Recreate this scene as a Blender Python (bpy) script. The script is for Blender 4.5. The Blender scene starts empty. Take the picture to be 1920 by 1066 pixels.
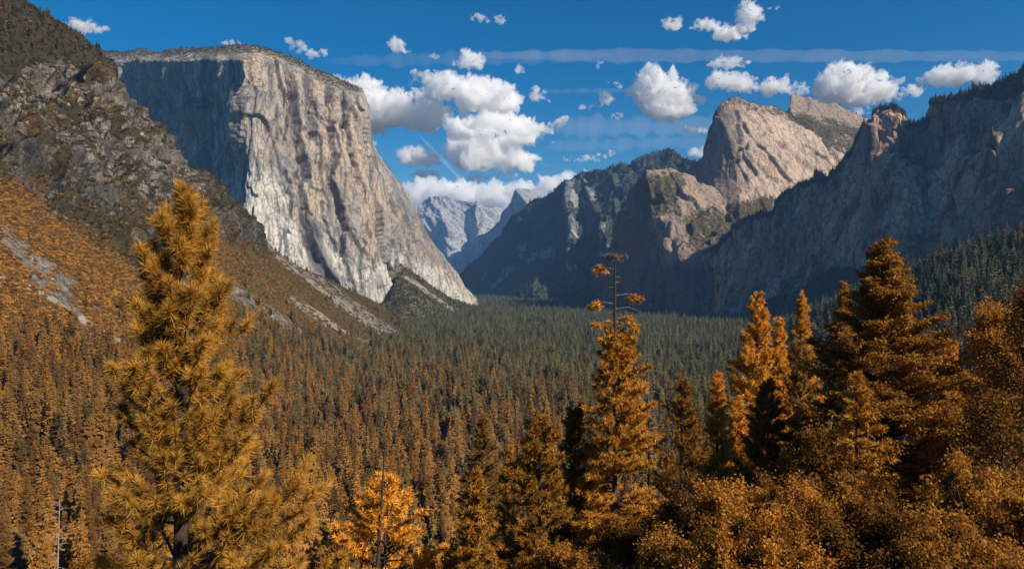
import bpy, math, random
import numpy as np
from mathutils import Vector, Matrix
R = math.radians
sc = bpy.context.scene
col = sc.collection
# ------------------------------------------------------------------ camera, sky, sun, exposure
F = 1300.0; CX = 960.0; HY = 500.0            # focal length and horizon, in photo pixels
cd = bpy.data.cameras.new('camera'); cam = bpy.data.objects.new('camera', cd); col.objects.link(cam)
cd.sensor_width = 36; cd.lens = 36*F/1920; cd.shift_y = -(533-HY)/1920
cd.clip_start = 0.5; cd.clip_end = 90000
cam.location = (0, 0, 0); cam.rotation_euler = (R(90), 0, 0); sc.camera = cam
SUN_EL, SUN_AZ = 36.0, 126.0                   # azimuth clockwise from the view direction (+Y)
w = bpy.data.worlds.new('World'); sc.world = w; w.use_nodes = True
nt = w.node_tree; bg = nt.nodes['Background']
sky = nt.nodes.new('ShaderNodeTexSky'); sky.sky_type = 'NISHITA'; sky.sun_disc = False
sky.sun_elevation = R(SUN_EL); sky.sun_rotation = R(SUN_AZ); sky.altitude = 600; sky.air_density = 1.0; sky.dust_density = 1.0; sky.ozone_density = 2.0
hs = nt.nodes.new('ShaderNodeHueSaturation'); hs.inputs['Saturation'].default_value = 1.6; hs.inputs['Hue'].default_value = .485
nt.links.new(sky.outputs[0], hs.inputs['Color'])
mx = nt.nodes.new('ShaderNodeMix'); mx.data_type = 'RGBA'; mx.blend_type = 'MULTIPLY'; mx.inputs[0].default_value = 1
mx.inputs[7].default_value = (0.72, 1.02, 1.28, 1)
nt.links.new(hs.outputs[0], mx.inputs[6]); nt.links.new(mx.outputs[2], bg.inputs[0])
bg.inputs[1].default_value = 0.053
sd = bpy.data.lights.new('sun', 'SUN'); so = bpy.data.objects.new('sun', sd); col.objects.link(so)
sd.energy = 4.9; sd.angle = R(0.5); sd.color = (1.0, 0.89, 0.74)
SUN = Vector((math.sin(R(SUN_AZ))*math.cos(R(SUN_EL)), math.cos(R(SUN_AZ))*math.cos(R(SUN_EL)), math.sin(R(SUN_EL))))
so.rotation_euler = SUN.to_track_quat('Z', 'Y').to_euler()
sc.view_settings.view_transform = 'Standard'; sc.view_settings.look = 'None'
sc.view_settings.exposure = 0.44; sc.view_settings.gamma = 1.0
sc.render.engine = 'CYCLES'
cy = sc.cycles
cy.max_bounces = 14; cy.diffuse_bounces = 2; cy.glossy_bounces = 1; cy.transmission_bounces = 2; cy.volume_bounces = 14
cy.transparent_max_bounces = 8; cy.use_denoising = True
cy.caustics_reflective = False; cy.caustics_refractive = False
rng = np.random.default_rng(7); random.seed(7)

# ------------------------------------------------------------------ noise
def _h(ix, iy, iz, s):
    with np.errstate(over='ignore'):
        n = (ix.astype(np.uint32)*np.uint32(374761393)+iy.astype(np.uint32)*np.uint32(668265263)+iz.astype(np.uint32)*np.uint32(2147483647)+np.uint32(s*974711+13))
        n = (n ^ (n >> np.uint32(13)))*np.uint32(1274126177)
        n = (n ^ (n >> np.uint32(15)))*np.uint32(2246822519)
        return n ^ (n >> np.uint32(16))
_G = np.array([(1,1,0),(-1,1,0),(1,-1,0),(-1,-1,0),(1,0,1),(-1,0,1),(1,0,-1),(-1,0,-1),(0,1,1),(0,-1,1),(0,1,-1),(0,-1,-1),(1,1,0),(-1,1,0),(0,-1,1),(0,-1,-1)], float)
def perlin(P, s=0):
    P = np.asarray(P, float); I = np.floor(P).astype(np.int64); f = P-I; u = f*f*f*(f*(f*6-15)+10)
    r = 0
    for a in (0, 1):
        for b in (0, 1):
            for c in (0, 1):
                g = _G[_h(I[..., 0]+a, I[..., 1]+b, I[..., 2]+c, s) & np.uint32(15)]
                d = g[..., 0]*(f[..., 0]-a)+g[..., 1]*(f[..., 1]-b)+g[..., 2]*(f[..., 2]-c)
                r = r+d*(u[..., 0] if a else 1-u[..., 0])*(u[..., 1] if b else 1-u[..., 1])*(u[..., 2] if c else 1-u[..., 2])
    return r
def fbm(P, scale, octv=5, s=0, gain=.5, ridged=False, stretch=(1, 1, 1)):
    Q = np.asarray(P, float)/(np.array(stretch, float)*scale)
    r = 0; a = 1.0; t = 0
    for o in range(octv):
        n = perlin(Q+o*17.3, s+o)
        r = r+a*((1-2*np.abs(n))*2-1 if ridged else n*1.5); t += a; a *= gain; Q = Q*2.03
    return r/t
def facets(P, scale, s=0, stretch=(1, 1, 1), tilt=.35, warp=.25):
    """broken planes: every cell of a jittered lattice stands proud by its own amount and leans its own way (-1..1)"""
    st = np.array(stretch, float)*scale; Q = np.asarray(P, float)/st
    if warp: Q = Q+warp*np.stack([perlin(Q*1.3+9.1, s+70), perlin(Q*1.3+31.7, s+71), perlin(Q*1.3+55.3, s+72)], -1)*1.6
    I = np.floor(Q).astype(np.int64); best = np.full(Q.shape[:-1], 1e9); val = np.zeros(Q.shape[:-1])
    for a in (-1, 0, 1):
        for b in (-1, 0, 1):
            for c in (-1, 0, 1):
                J = [I[..., 0]+a, I[..., 1]+b, I[..., 2]+c]
                r = [_h(J[0], J[1], J[2], s+k*7+1)/4294967295.0 for k in range(7)]
                D = np.stack([Q[..., k]-J[k]-r[k] for k in range(3)], -1); d = (D*D).sum(-1)
                v = r[3]*2-1+((r[4]-.5)*D[..., 0]+(r[5]-.5)*D[..., 1]+(r[6]-.5)*D[..., 2])*4*tilt
                k = d < best; best = np.where(k, d, best); val = np.where(k, v, val)
    return val
def sstep(a, b, x):
    t = np.clip((x-a)/(b-a), 0, 1); return t*t*(3-2*t)

# ------------------------------------------------------------------ helpers
def W3(px, py, Y):
    return np.stack([(px-CX)/F*Y, Y, (HY-py)/F*Y], -1)
def proj(P):
    y = np.maximum(P[..., 1], .1)
    return CX+P[..., 0]/y*F, HY-P[..., 2]/y*F
def mesh_np(name, V, faces, mat=None, smooth=True, attrs=None, face_attrs=None):
    """V (n,3); faces: (m,k) int array, k = 3 or 4"""
    me = bpy.data.meshes.new(name); V = np.ascontiguousarray(V, np.float32); faces = np.asarray(faces, np.int32)
    m, k = faces.shape
    me.vertices.add(len(V)); me.vertices.foreach_set('co', V.ravel())
    me.loops.add(m*k); me.loops.foreach_set('vertex_index', faces.ravel())
    me.polygons.add(m); me.polygons.foreach_set('loop_start', np.arange(0, m*k, k, dtype=np.int32))
    me.polygons.foreach_set('use_smooth', np.full(m, smooth))
    for d, dom in ((attrs, 'POINT'), (face_attrs, 'FACE')):
        for n, a in (d or {}).items():
            at = me.attributes.new(n, 'FLOAT', dom); at.data.foreach_set('value', np.ascontiguousarray(a, np.float32).ravel())
    me.update(calc_edges=True)
    if mat: me.materials.append(mat)
    return me
def link(name, me, parent=None, loc=None):
    o = bpy.data.objects.new(name, me); col.objects.link(o)
    if parent: o.parent = parent
    if loc is not None: o.location = loc
    return o
def tag(o, label=None, cat=None, group=None, kind=None):
    if label: o['label'] = label
    if cat: o['category'] = cat
    if group: o['group'] = group
    if kind: o['kind'] = kind
    return o
def empty(name, loc, rz=0):
    o = bpy.data.objects.new(name, None); col.objects.link(o); o.location = loc; o.rotation_euler = (0, 0, rz); return o
def grid_faces(nu, nv):
    i = np.arange(nu*nv).reshape(nu, nv)
    return np.stack([i[:-1, :-1], i[1:, :-1], i[1:, 1:], i[:-1, 1:]], -1).reshape(-1, 4)
def line_dist(px, py, pts):
    """distance in photo pixels to a polyline"""
    d = np.full(px.shape, 1e9)
    for (x0, y0), (x1, y1) in zip(pts[:-1], pts[1:]):
        dx, dy = x1-x0, y1-y0; L = dx*dx+dy*dy+1e-9
        t = np.clip(((px-x0)*dx+(py-y0)*dy)/L, 0, 1)
        d = np.minimum(d, np.hypot(px-x0-t*dx, py-y0-t*dy))
    return d
def in_poly(px, py, pts):
    r = np.zeros(px.shape, bool); n = len(pts)
    for i in range(n):
        x0, y0 = pts[i]; x1, y1 = pts[(i+1) % n]
        c = ((y0 > py) != (y1 > py)) & (px < (x1-x0)*(py-y0)/((y1-y0) or 1e-9)+x0)
        r ^= c
    return r
def poly_mask(px, py, pts, feather=8):
    d = line_dist(px, py, list(pts)+[pts[0]]); s = np.where(in_poly(px, py, pts), d, -d)
    return sstep(-feather, feather, s)

# ------------------------------------------------------------------ materials
def newmat(name):
    m = bpy.data.materials.new(name); m.use_nodes = True; n = m.node_tree; n.nodes.clear()
    out = n.nodes.new('ShaderNodeOutputMaterial'); return m, n, out
class NB:
    def __init__(s, nt): s.nt = nt
    def n(s, t, **k):
        x = s.nt.nodes.new(t)
        for a, b in k.items(): setattr(x, a, b)
        return x
    def set(s, sock, v):
        if hasattr(v, 'is_output') or isinstance(v, bpy.types.NodeSocket): s.nt.links.new(v, sock)
        else: sock.default_value = v
    def noise(s, vec, scale, detail=6, rough=.6, dist=0):
        x = s.n('ShaderNodeTexNoise'); s.set(x.inputs['Vector'], vec); x.inputs['Scale'].default_value = scale
        x.inputs['Detail'].default_value = detail; x.inputs['Roughness'].default_value = rough; x.inputs['Distortion'].default_value = dist
        return x.outputs[0]
    def mapv(s, vec, scale):
        x = s.n('ShaderNodeMapping'); s.set(x.inputs[0], vec); x.inputs['Scale'].default_value = scale; return x.outputs[0]
    def ramp(s, f, a, b, v0=0., v1=1.):
        x = s.n('ShaderNodeMapRange'); x.interpolation_type = 'SMOOTHSTEP'; s.set(x.inputs[0], f)
        for i, v in zip((1, 2, 3, 4), (a, b, v0, v1)): x.inputs[i].default_value = v
        return x.outputs[0]
    def mix(s, f, a, b, mode='MIX'):
        x = s.n('ShaderNodeMix', data_type='RGBA', blend_type=mode); s.set(x.inputs[0], f)
        s.set(x.inputs[6], a if not isinstance(a, tuple) else (*a, 1)); s.set(x.inputs[7], b if not isinstance(b, tuple) else (*b, 1)); return x.outputs[2]
    def math(s, op, a, b=0., c=None):
        x = s.n('ShaderNodeMath', operation=op); s.set(x.inputs[0], a); s.set(x.inputs[1], b)
        if c is not None: s.set(x.inputs[2], c)
        return x.outputs[0]
    def attr(s, name):
        return s.n('ShaderNodeAttribute', attribute_name=name).outputs['Fac']
    def bump(s, h, dist, strength=1., normal=None):
        x = s.n('ShaderNodeBump'); s.set(x.inputs['Height'], h); x.inputs['Distance'].default_value = dist; x.inputs['Strength'].default_value = strength
        if normal is not None: s.set(x.inputs['Normal'], normal)
        return x.outputs[0]
def rock_mat(name, grey, tan, pale, dark, veg, s=1.0, vstretch=.18, stripes=.6, bump=6., vegthr=None):
    """granite: s = size of the features in metres x 100; attributes pale, tan, dark, veg paint where each kind lies, and some painted light and shade"""
    m, n, out = newmat(name); b = NB(n)
    pos = b.n('ShaderNodeNewGeometry').outputs['Position']
    pv = b.mapv(pos, (1, 1, vstretch))
    pvv = b.mapv(pos, (1, 1, vstretch*.5))
    big = b.noise(pv, .008/s, 6, .62, .4); st = b.noise(pvv, .022/s, 8, .66, .35); st2 = b.noise(pv, .09/s, 7, .7, .2); fine = b.noise(b.mapv(pos, (1, 1, .6)), .12/s, 8, .72)
    c = b.mix(b.ramp(big, .42, .58), grey, tan)
    c = b.mix(b.ramp(b.noise(pv, .014/s, 5, .6, .5), .54, .66, 0, .55), c, pale)
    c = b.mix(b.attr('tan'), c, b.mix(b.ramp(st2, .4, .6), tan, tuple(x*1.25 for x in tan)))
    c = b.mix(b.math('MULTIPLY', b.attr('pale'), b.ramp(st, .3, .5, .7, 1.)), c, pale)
    c = b.mix(b.math('MULTIPLY', b.ramp(st, .50, .62), stripes), c, dark)
    c = b.mix(b.math('MULTIPLY', b.ramp(st2, .52, .64), stripes*.7), c, dark)
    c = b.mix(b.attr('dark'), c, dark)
    c = b.mix(b.ramp(fine, .38, .66, .0, .5), c, tuple(x*.5 for x in dark))
    vo = b.n('ShaderNodeTexVoronoi', feature='DISTANCE_TO_EDGE'); wv = b.n('ShaderNodeVectorMath', operation='ADD'); b.set(wv.inputs[0], b.mapv(pos, (1, 1, max(vstretch, .22))))
    ws = b.n('ShaderNodeVectorMath', operation='SCALE'); nn = b.n('ShaderNodeTexNoise'); b.set(nn.inputs['Vector'], pos); nn.inputs['Scale'].default_value = .03/s; nn.inputs['Detail'].default_value = 5; b.set(ws.inputs[0], nn.outputs['Color']); ws.inputs['Scale'].default_value = 26*s; b.set(wv.inputs[1], ws.outputs[0])
    b.set(vo.inputs['Vector'], wv.outputs[0]); vo.inputs['Scale'].default_value = .028/s; crk = b.ramp(vo.outputs['Distance'], 0, .07)
    c = b.mix(b.math('MULTIPLY', b.math('SUBTRACT', 1., crk), .55), c, tuple(x*.5 for x in dark))
    vn = b.noise(pos, .035/s, 8, .72)
    vf = b.ramp(b.math('ADD', b.math('MULTIPLY', b.attr('veg'), 1.0), b.math('MULTIPLY', b.math('SUBTRACT', vn, .5), 1.6)), .42, .58)
    vc = b.mix(b.noise(pos, .1/s, 5, .7), tuple(x*.5 for x in veg), tuple(x*1.6 for x in veg)); vc = b.mix(b.attr('olive'), vc, (.05, .042, .018))
    c = b.mix(vf, c, vc)
    h = b.math('ADD', b.math('ADD', b.math('MULTIPLY', st, 1.6), b.math('MULTIPLY', crk, .35)), b.math('ADD', b.math('MULTIPLY', st2, .6), b.math('MULTIPLY', fine, .5)))
    h = b.math('ADD', h, b.math('MULTIPLY', b.math('MULTIPLY', vf, b.noise(pos, .3/s, 4, .8)), .8))
    nr = b.bump(h, bump*s, .9)
    bs = b.n('ShaderNodeBsdfPrincipled'); b.set(bs.inputs['Base Color'], c); bs.inputs['Roughness'].default_value = .95
    bs.inputs['Specular IOR Level'].default_value = .15; b.set(bs.inputs['Normal'], nr)
    n.links.new(bs.outputs[0], out.inputs[0]); return m

# ------------------------------------------------------------------ relief: a rock body lofted through control columns
def lerp_grid(A, nu, nv):
    A = np.asarray(A, float)
    def resample(A, n):
        d = np.hypot(np.diff(A[..., 0], axis=0), np.diff(A[..., 1], axis=0)).mean(1)+2
        s = np.concatenate([[0], np.cumsum(d)]); s /= s[-1]; t = np.linspace(0, 1, n)
        i = np.clip(np.searchsorted(s, t, side='right')-1, 0, len(s)-2); f = (t-s[i])/(s[i+1]-s[i])
        return A[i]*(1-f)[:, None, None]+A[i+1]*f[:, None, None]
    G = resample(A, nu); G = resample(G.swapaxes(0, 1), nv).swapaxes(0, 1); return G
def blur(G, k):
    for _ in range(k):
        H = G.copy(); H[1:-1] = (G[:-2]+2*G[1:-1]+G[2:])/4; G = H.copy(); H[:, 1:-1] = (G[:, :-2]+2*G[:, 1:-1]+G[:, 2:])/4; G = H
    return G
def grid_normals(W):
    du = np.gradient(W, axis=0); dv = np.gradient(W, axis=1); N = np.cross(du, dv)
    N /= np.linalg.norm(N, axis=-1, keepdims=True)+1e-9
    s = np.sign(-(N*W).sum(-1)).mean(); return N*(1 if s >= 0 else -1)
RELIEFS = {}
def relief(name, cols, nu, nv, mat, sky=None, disp=None, masks=None, back=((40, -2), (150, -20), (500, -160), (900, -700)), sm=2, skyfade=.35, label=None, kind='structure'):
    G = lerp_grid(cols, nu, nv); G = blur(G, sm)
    if sky is not None:
        sx = np.array([p[0] for p in sky], float); sy = np.array([p[1] for p in sky], float)
        px0 = G[:, 0, 0]; dlt = np.interp(px0, sx, sy)-G[:, 0, 1]
        t = np.linspace(0, 1, nv)[None, :]; G[..., 1] += dlt[:, None]*np.clip(1-t/skyfade, 0, 1)**1.5
    px, py = G[..., 0].copy(), G[..., 1].copy()
    W = W3(G[..., 0], G[..., 1], G[..., 2]); N = grid_normals(W)
    if disp is not None: W = W+N*blur(disp(px, py, W, N), 1)[..., None]
    # the far side of the body, so that it is closed behind its skyline
    rim = W[:, 0]; away = rim*np.array([1, 1, 0]); away /= np.linalg.norm(away, axis=-1, keepdims=True)
    rows = []
    for d, dz in reversed(back):
        q = rim+away*d; q[:, 2] += dz+fbm(q, 60, 3, 5)*abs(d)*.06; rows.append(q)
    W = np.concatenate([np.stack(rows, 1), W], 1); nb = len(rows)
    N2 = grid_normals(W); pxx = np.concatenate([np.repeat(px[:, :1], nb, 1), px], 1); pyy = np.concatenate([np.repeat(py[:, :1], nb, 1), py], 1)
    at = {k: np.zeros(pxx.shape) for k in ('veg', 'pale', 'tan', 'dark', 'olive')}
    if masks is not None:
        for k, v in masks(pxx, pyy, W, N2).items(): at[k] = v*np.ones(pxx.shape)
    me = mesh_np(name, W.reshape(-1, 3), grid_faces(nu, nv+nb), mat, True, at)
    o = link(name, me); tag(o, label=label, kind=kind)
    RELIEFS[name] = dict(W=W, N=N2, px=pxx, py=pyy, nb=nb, at=at); return o
def cracks(px, py, lines):
    d = 0
    for pts, wd, dep in lines:
        q = line_dist(px, py, pts); d = d-dep*np.clip(1-q/wd, 0, 1)**.8
    return d
#@@SETTING@@
# ================================================================== SETTING
M_elcap = rock_mat('granite_sunlit_wall', (.28, .265, .25), (.43, .33, .235), (.58, .535, .46), (.10, .098, .10), (.10, .088, .042), 1.3, .11, .72, 3.2)
M_near = rock_mat('broken_hillside_rock', (.15, .13, .11), (.21, .165, .12), (.43, .375, .30), (.04, .037, .034), (.17, .078, .018), .30, .7, .55, 8)
M_right = rock_mat('shaded_granite', (.35, .225, .16), (.46, .27, .155), (.74, .53, .37), (.035, .03, .03), (.045, .045, .02), 1.4, .14, .75, 7)
M_cath = rock_mat('warm_granite', (.34, .27, .215), (.48, .34, .23), (.56, .44, .34), (.12, .092, .075), (.08, .062, .027), .9, .4, .5, 4.5)
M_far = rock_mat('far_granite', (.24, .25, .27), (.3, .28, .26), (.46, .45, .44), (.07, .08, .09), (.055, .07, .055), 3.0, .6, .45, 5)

# ---- ground: overlook hillside in front, valley floor, far valley
def ground_z(x, y):
    x = np.asarray(x, float); y = np.asarray(y, float)
    z = np.interp(y, [-200, 0, 4, 12, 30, 60, 120, 250, 450, 700, 1000, 2000, 6000, 16000, 40000], [40, -1.8, -2.6, -9, -20, -36, -66, -116, -156, -182, -195, -225, -290, -330, -400])
    z = z+7*np.exp(-(((x-24)/26)**2))*np.exp(-(((y-45)/26)**2))
    z = z+(perlin(np.stack([x/60, y/60, x*0], -1), 3)*5*np.clip(y/200, 0, 1)+perlin(np.stack([x/400, y/400, x*0], -1), 4)*16*np.clip(y/900, 0, 1))
    return z
ys = np.concatenate([np.linspace(-150, 300, 200), np.geomspace(305, 30000, 260)])
xs = np.linspace(-1, 1, 400)
YY, XX = np.meshgrid(ys, xs, indexing='ij'); XX = XX*(150+np.abs(YY)*1.1)
GW = np.stack([XX, YY, ground_z(XX, YY)], -1)
m, n, out = newmat('forest_floor'); b = NB(n); pos = b.n('ShaderNodeNewGeometry').outputs['Position']
c = b.mix(b.ramp(b.noise(pos, .08, 8, .7), .35, .65), (.03, .02, .01), (.085, .05, .022))
bs = b.n('ShaderNodeBsdfPrincipled'); b.set(bs.inputs['Base Color'], c); bs.inputs['Roughness'].default_value = 1
b.set(bs.inputs['Normal'], b.bump(b.noise(pos, .3, 6, .7), 2, .8)); n.links.new(bs.outputs[0], out.inputs[0]); M_floor = m
o = link('ground', mesh_np('ground', GW.reshape(-1, 3), grid_faces(*GW.shape[:2]), m)); tag(o, kind='structure')

# ---- El Capitan-like monolith
ec_sky = [(100,97),(170,93),(200,95),(230,97),(260,94),(300,96),(340,92),(390,90),(415,87),(440,84),(480,84),(510,92),(545,103),(580,122),(600,132),(620,140),(660,158),(680,167),(685,178),(688,200),(691,230),(695,262),(712,292),(728,314),(752,345),(765,366),(775,382),(785,410),(800,440),(812,456),(830,475),(842,492),(855,510),(870,535),(893,562),(910,578)]
ec = [[(100,96,4400),(100,250,4350),(100,400,4300),(100,680,4200)],
 [(230,97,3950),(250,250,3900),(270,400,3850),(290,680,3800)],
 [(340,92,3560),(350,220,3520),(370,350,3480),(390,680,3440)],
 [(400,90,3330),(405,210,3290),(410,360,3250),(415,680,3200)],
 [(452,84,3140),(462,200,3060),(458,370,3000),(452,680,2930)],
 [(490,87,3200),(486,200,3090),(485,380,3010),(500,680,2930)],
 [(545,103,3290),(545,220,3190),(555,380,3100),(585,680,2960)],
 [(620,140,3400),(625,250,3310),(640,400,3200),(690,680,2990)],
 [(676,166,3480),(684,260,3400),(700,420,3290),(742,680,3030)],
 [(687,185,3580),(700,300,3500),(722,430,3420),(752,680,3220)],
 [(691,230,3680),(715,350,3600),(745,450,3500),(775,680,3350)],
 [(699,268,3760),(745,390,3660),(775,480,3560),(805,680,3420)],
 [(728,314,3860),(770,410,3780),(795,490,3680),(820,680,3560)],
 [(752,345,3950),(790,430,3880),(815,500,3780),(840,680,3660)],
 [(775,382,4030),(805,450,3970),(828,520,3900),(850,680,3800)],
 [(800,440,4120),(822,490,4060),(842,545,4000),(865,680,3900)],
 [(830,475,4200),(845,510,4150),(860,550,4100),(880,680,4050)],
 [(855,510,4280),(865,540,4250),(876,565,4200),(892,680,4150)],
 [(893,562,4400),(898,575,4400),(904,590,4380),(915,680,4350)]]
ec_lines = [([(300,125),(285,200),(295,300)], 10, 25), ([(385,110),(370,160),(385,230),(400,330)], 9, 22), ([(250,110),(262,190),(300,260)], 9, 22), ([(425,100),(432,150),(420,220)], 8, 20), ([(340,190),(360,185),(385,200)], 8, 16),
 ([(541,110),(548,160),(545,200),(560,260),(575,330)], 11, 60),
 ([(575,125),(580,190),(590,250)], 8, 30), ([(615,145),(615,210),(628,290),(618,340),(640,380),(650,430),(640,470)], 8, 42),
 ([(645,160),(650,230),(660,300),(672,340)], 6, 30),
 ([(508,120),(515,190),(512,260)], 7, 18), ([(560,330),(566,400),(580,450),(600,500),(625,530)], 12, 30), ([(530,330),(548,400),(570,450),(590,490)], 8, 25),
 ([(640,380),(655,420),(675,450),(700,500),(715,540)], 6, 24), ([(600,380),(612,430),(640,480),(655,520),(668,545)], 6, 20),
 ([(685,420),(700,460),(712,500)], 5, 15), ([(470,140),(474,200),(468,260),(466,350)], 4, 16),
 ([(700,300),(720,350),(740,420),(735,480)], 6, 20), ([(740,360),(765,420),(775,470)], 6, 18)]
for c_, h_, k_ in zip(ec, (12, 15, 17, 20, 26, 24, 20, 16, 10, 6, 5, 5, 5, 5, 5, 5, 5, 4, 2), (.12,)*19):
    a_, b_, y_ = c_[0]; c_[0] = (a_, b_, y_*(1+k_*min(1, h_/16))); c_.insert(1, (a_+1, b_+h_, y_))
fw_ = lambda a, y: y*(1+max(0, (452-a)/300)*.14)
ec = [[(a, b_, fw_(a, y)) for a, b_, y in c_] for c_ in ec]
def ec_disp(px, py, W, N):
    lit = sstep(440, 475, px)
    Q = W.copy(); Q[..., 0] = Q[..., 0]+Q[..., 2]*.22*sstep(520, 900, 600-W[..., 2])
    d = facets(Q, 170, 11, (1, 1, 6), .7, .4)*19*(.55+.45*lit)+facets(Q, 62, 12, (1, 1, 5), .8, .4)*8*(.5+.5*lit)+facets(Q, 20, 13, (1, 1, 4), .6)*1.8
    d = d+fbm(Q, 90, 4, 21, .5, False, (1, 1, 6))*16*(.4+.6*lit)
    d = d+fbm(W, 300, 5, 31)*(34+30*(1-lit))+fbm(W, 12, 3, 41)*1.5
    top = sstep(0, 60, py-np.interp(px, [p[0] for p in ec_sky], [p[1] for p in ec_sky]))
    d = d*(.3+.7*top)+1.25*top*cracks(px+9*fbm(W, 90, 4, 51), py, ec_lines)
    # alcoves under the brow, in the shaded wall
    d = d-26*np.exp(-((px-335)/35)**2-((py-190)/28)**2)
    brow = sstep(150, 90, py)*sstep(700, 300, px)
    return d+brow*fbm(W, 40, 4, 61)*5
def ec_mask(px, py, W, N):
    nz = fbm(W, 120, 4, 71)
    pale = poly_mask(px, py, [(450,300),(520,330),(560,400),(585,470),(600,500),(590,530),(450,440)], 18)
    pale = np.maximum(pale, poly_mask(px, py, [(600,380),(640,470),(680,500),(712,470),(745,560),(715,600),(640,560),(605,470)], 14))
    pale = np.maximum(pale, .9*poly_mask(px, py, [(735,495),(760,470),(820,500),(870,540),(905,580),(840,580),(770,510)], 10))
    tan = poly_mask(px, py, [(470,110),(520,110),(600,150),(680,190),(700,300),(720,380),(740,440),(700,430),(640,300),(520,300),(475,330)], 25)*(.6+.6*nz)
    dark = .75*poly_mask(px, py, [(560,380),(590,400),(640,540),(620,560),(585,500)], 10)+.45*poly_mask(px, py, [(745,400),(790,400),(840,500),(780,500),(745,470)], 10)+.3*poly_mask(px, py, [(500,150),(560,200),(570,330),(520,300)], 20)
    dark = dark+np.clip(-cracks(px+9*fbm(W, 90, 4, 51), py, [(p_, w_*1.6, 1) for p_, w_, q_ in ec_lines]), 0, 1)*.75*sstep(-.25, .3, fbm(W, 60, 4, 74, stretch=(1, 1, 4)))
    dark = dark+.25*sstep(470, 440, px)*sstep(.0, .35, fbm(W, 90, 4, 73, stretch=(1, 1, 1.6)))  # dark blotches painted only on the wall's shaded side
    pale = np.maximum(pale, sstep(470, 440, px)*sstep(.05, .3, fbm(W, 110, 4, 75, stretch=(1, 1, 2))))  # pale mottling, also there to brighten the shaded side by colour
    veg = .42*sstep(120, 88, py-np.interp(px, [p[0] for p in ec_sky], [p[1] for p in ec_sky])+95)*sstep(690, 660, px)+.35*sstep(.35, .7, N[..., 2])
    veg = veg+.5*poly_mask(px, py, [(735,500),(760,500),(800,540),(850,575),(740,600)], 8)+.5*np.exp(-((px-752)/16)**2-((py-494)/8)**2)
    return dict(pale=np.clip(pale, 0, 1), tan=np.clip(tan, 0, 1), dark=np.clip(dark*(.8+nz), 0, .9), veg=np.clip(veg, 0, 1))
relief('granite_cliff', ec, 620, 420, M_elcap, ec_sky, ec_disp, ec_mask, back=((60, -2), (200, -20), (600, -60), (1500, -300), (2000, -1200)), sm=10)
tal = [[(480,440,3000),(480,540,2750),(480,640,2500)], [(560,505,3000),(570,560,2750),(580,640,2500)], [(640,560,2990),(650,590,2750),(660,640,2550)],
 [(700,575,2990),(720,600,2800),(730,640,2600)], [(732,560,3060),(745,590,2850),(750,640,2650)], [(744,512,3330),(765,565,2980),(775,640,2700)],
 [(762,500,3430),(790,560,3100),(800,640,2800)], [(800,530,3560),(825,575,3300),(835,640,3000)], [(850,562,3850),(865,590,3600),(880,640,3300)], [(910,580,4300),(925,600,4000),(935,640,3700)]]
relief('talus_slope', tal, 260, 120, M_elcap, None, lambda px, py, W, N: fbm(W, 120, 6, 81)*16,
       lambda px, py, W, N: dict(veg=.82-.5*np.clip(cracks(px, py, [([(760,515),(800,545),(850,580)], 7, -1), ([(780,500),(840,545),(880,570)], 6, -1)]), 0, 1)), sm=3, back=((40, -10), (100, -60), (150, -300)))

# ---- near left mountain
lm_sky = [(-500,-400),(-100,-120),(0,-25),(35,0),(60,14),(80,20),(105,42),(130,55),(150,78),(175,95),(190,112),(215,130),(235,165),(255,180),(270,195),(285,222),(300,235),(315,262),(322,285),(345,310),(370,335),(390,345),(400,358),(410,346),(425,352),(445,378),(480,412),(488,440),(500,456),(540,484),(600,518),(650,548),(700,572),(740,594),(790,618),(830,628)]
lm = [[(-500,-400,760),(-500,0,640),(-500,300,560),(-500,550,470),(-500,850,340),(-500,1300,220)],
 [(0,-25,1150),(0,130,1080),(0,310,980),(0,500,760),(0,800,450),(0,1300,260)],
 [(100,40,1250),(110,200,1170),(120,370,1050),(120,540,820),(120,830,480),(120,1300,280)],
 [(200,120,1400),(220,270,1300),(240,430,1130),(250,600,880),(250,850,520),(250,1300,300)],
 [(300,235,1550),(320,360,1420),(350,480,1250),(370,640,950),(380,860,570),(380,1300,320)],
 [(390,345,1750),(410,430,1600),(440,540,1380),(460,680,1050),(470,870,620),(470,1300,340)],
 [(490,442,1950),(520,520,1750),(550,610,1480),(560,720,1120),(570,880,660),(570,1300,360)],
 [(600,518,2200),(630,590,1950),(660,660,1650),(680,760,1200),(680,920,700),(680,1300,370)],
 [(700,572,2450),(720,620,2200),(740,690,1850),(770,800,1250),(780,950,700),(780,1300,370)],
 [(830,628,2850),(850,670,2400),(870,740,1900),(880,850,1250),(890,980,700),(890,1300,370)]]
CHUTES = [([(-20,425),(30,460),(75,500),(125,545)], 20, .3), ([(-20,500),(50,530),(100,560),(190,615),(250,645)], 4, 1), ([(425,535),(470,560),(520,590),(570,630)], 12, .2),
 ([(495,455),(560,500),(640,560),(720,612),(790,652)], 10, .4), ([(520,480),(600,545),(680,600),(745,640)], 6, .8), ([(545,555),(600,590),(640,620),(705,652)], 7, 1.1), ([(150,640),(200,665),(225,690)], 3, .8),
 ([(240,575),(275,600),(320,632)], 5, .6), ([(60,520),(120,560),(160,600)], 6, .3), ([(330,500),(380,540),(440,590)], 4, .4), ([(600,640),(650,660),(690,672)], 5, .6)]
BROW = [(-600,-500),(-600,120),(0,145),(70,125),(150,115),(215,150),(180,90),(100,0),(60,-100)]
def lm_rock(px, py, W):
    r = poly_mask(px, py, [(-600,-500),(-600,330),(0,325),(60,350),(110,395),(170,430),(235,475),(300,500),(330,470),(380,440),(430,460),(470,480),(498,475),(500,440),(480,380),(300,150),(150,-100)], 14)
    return r
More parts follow.
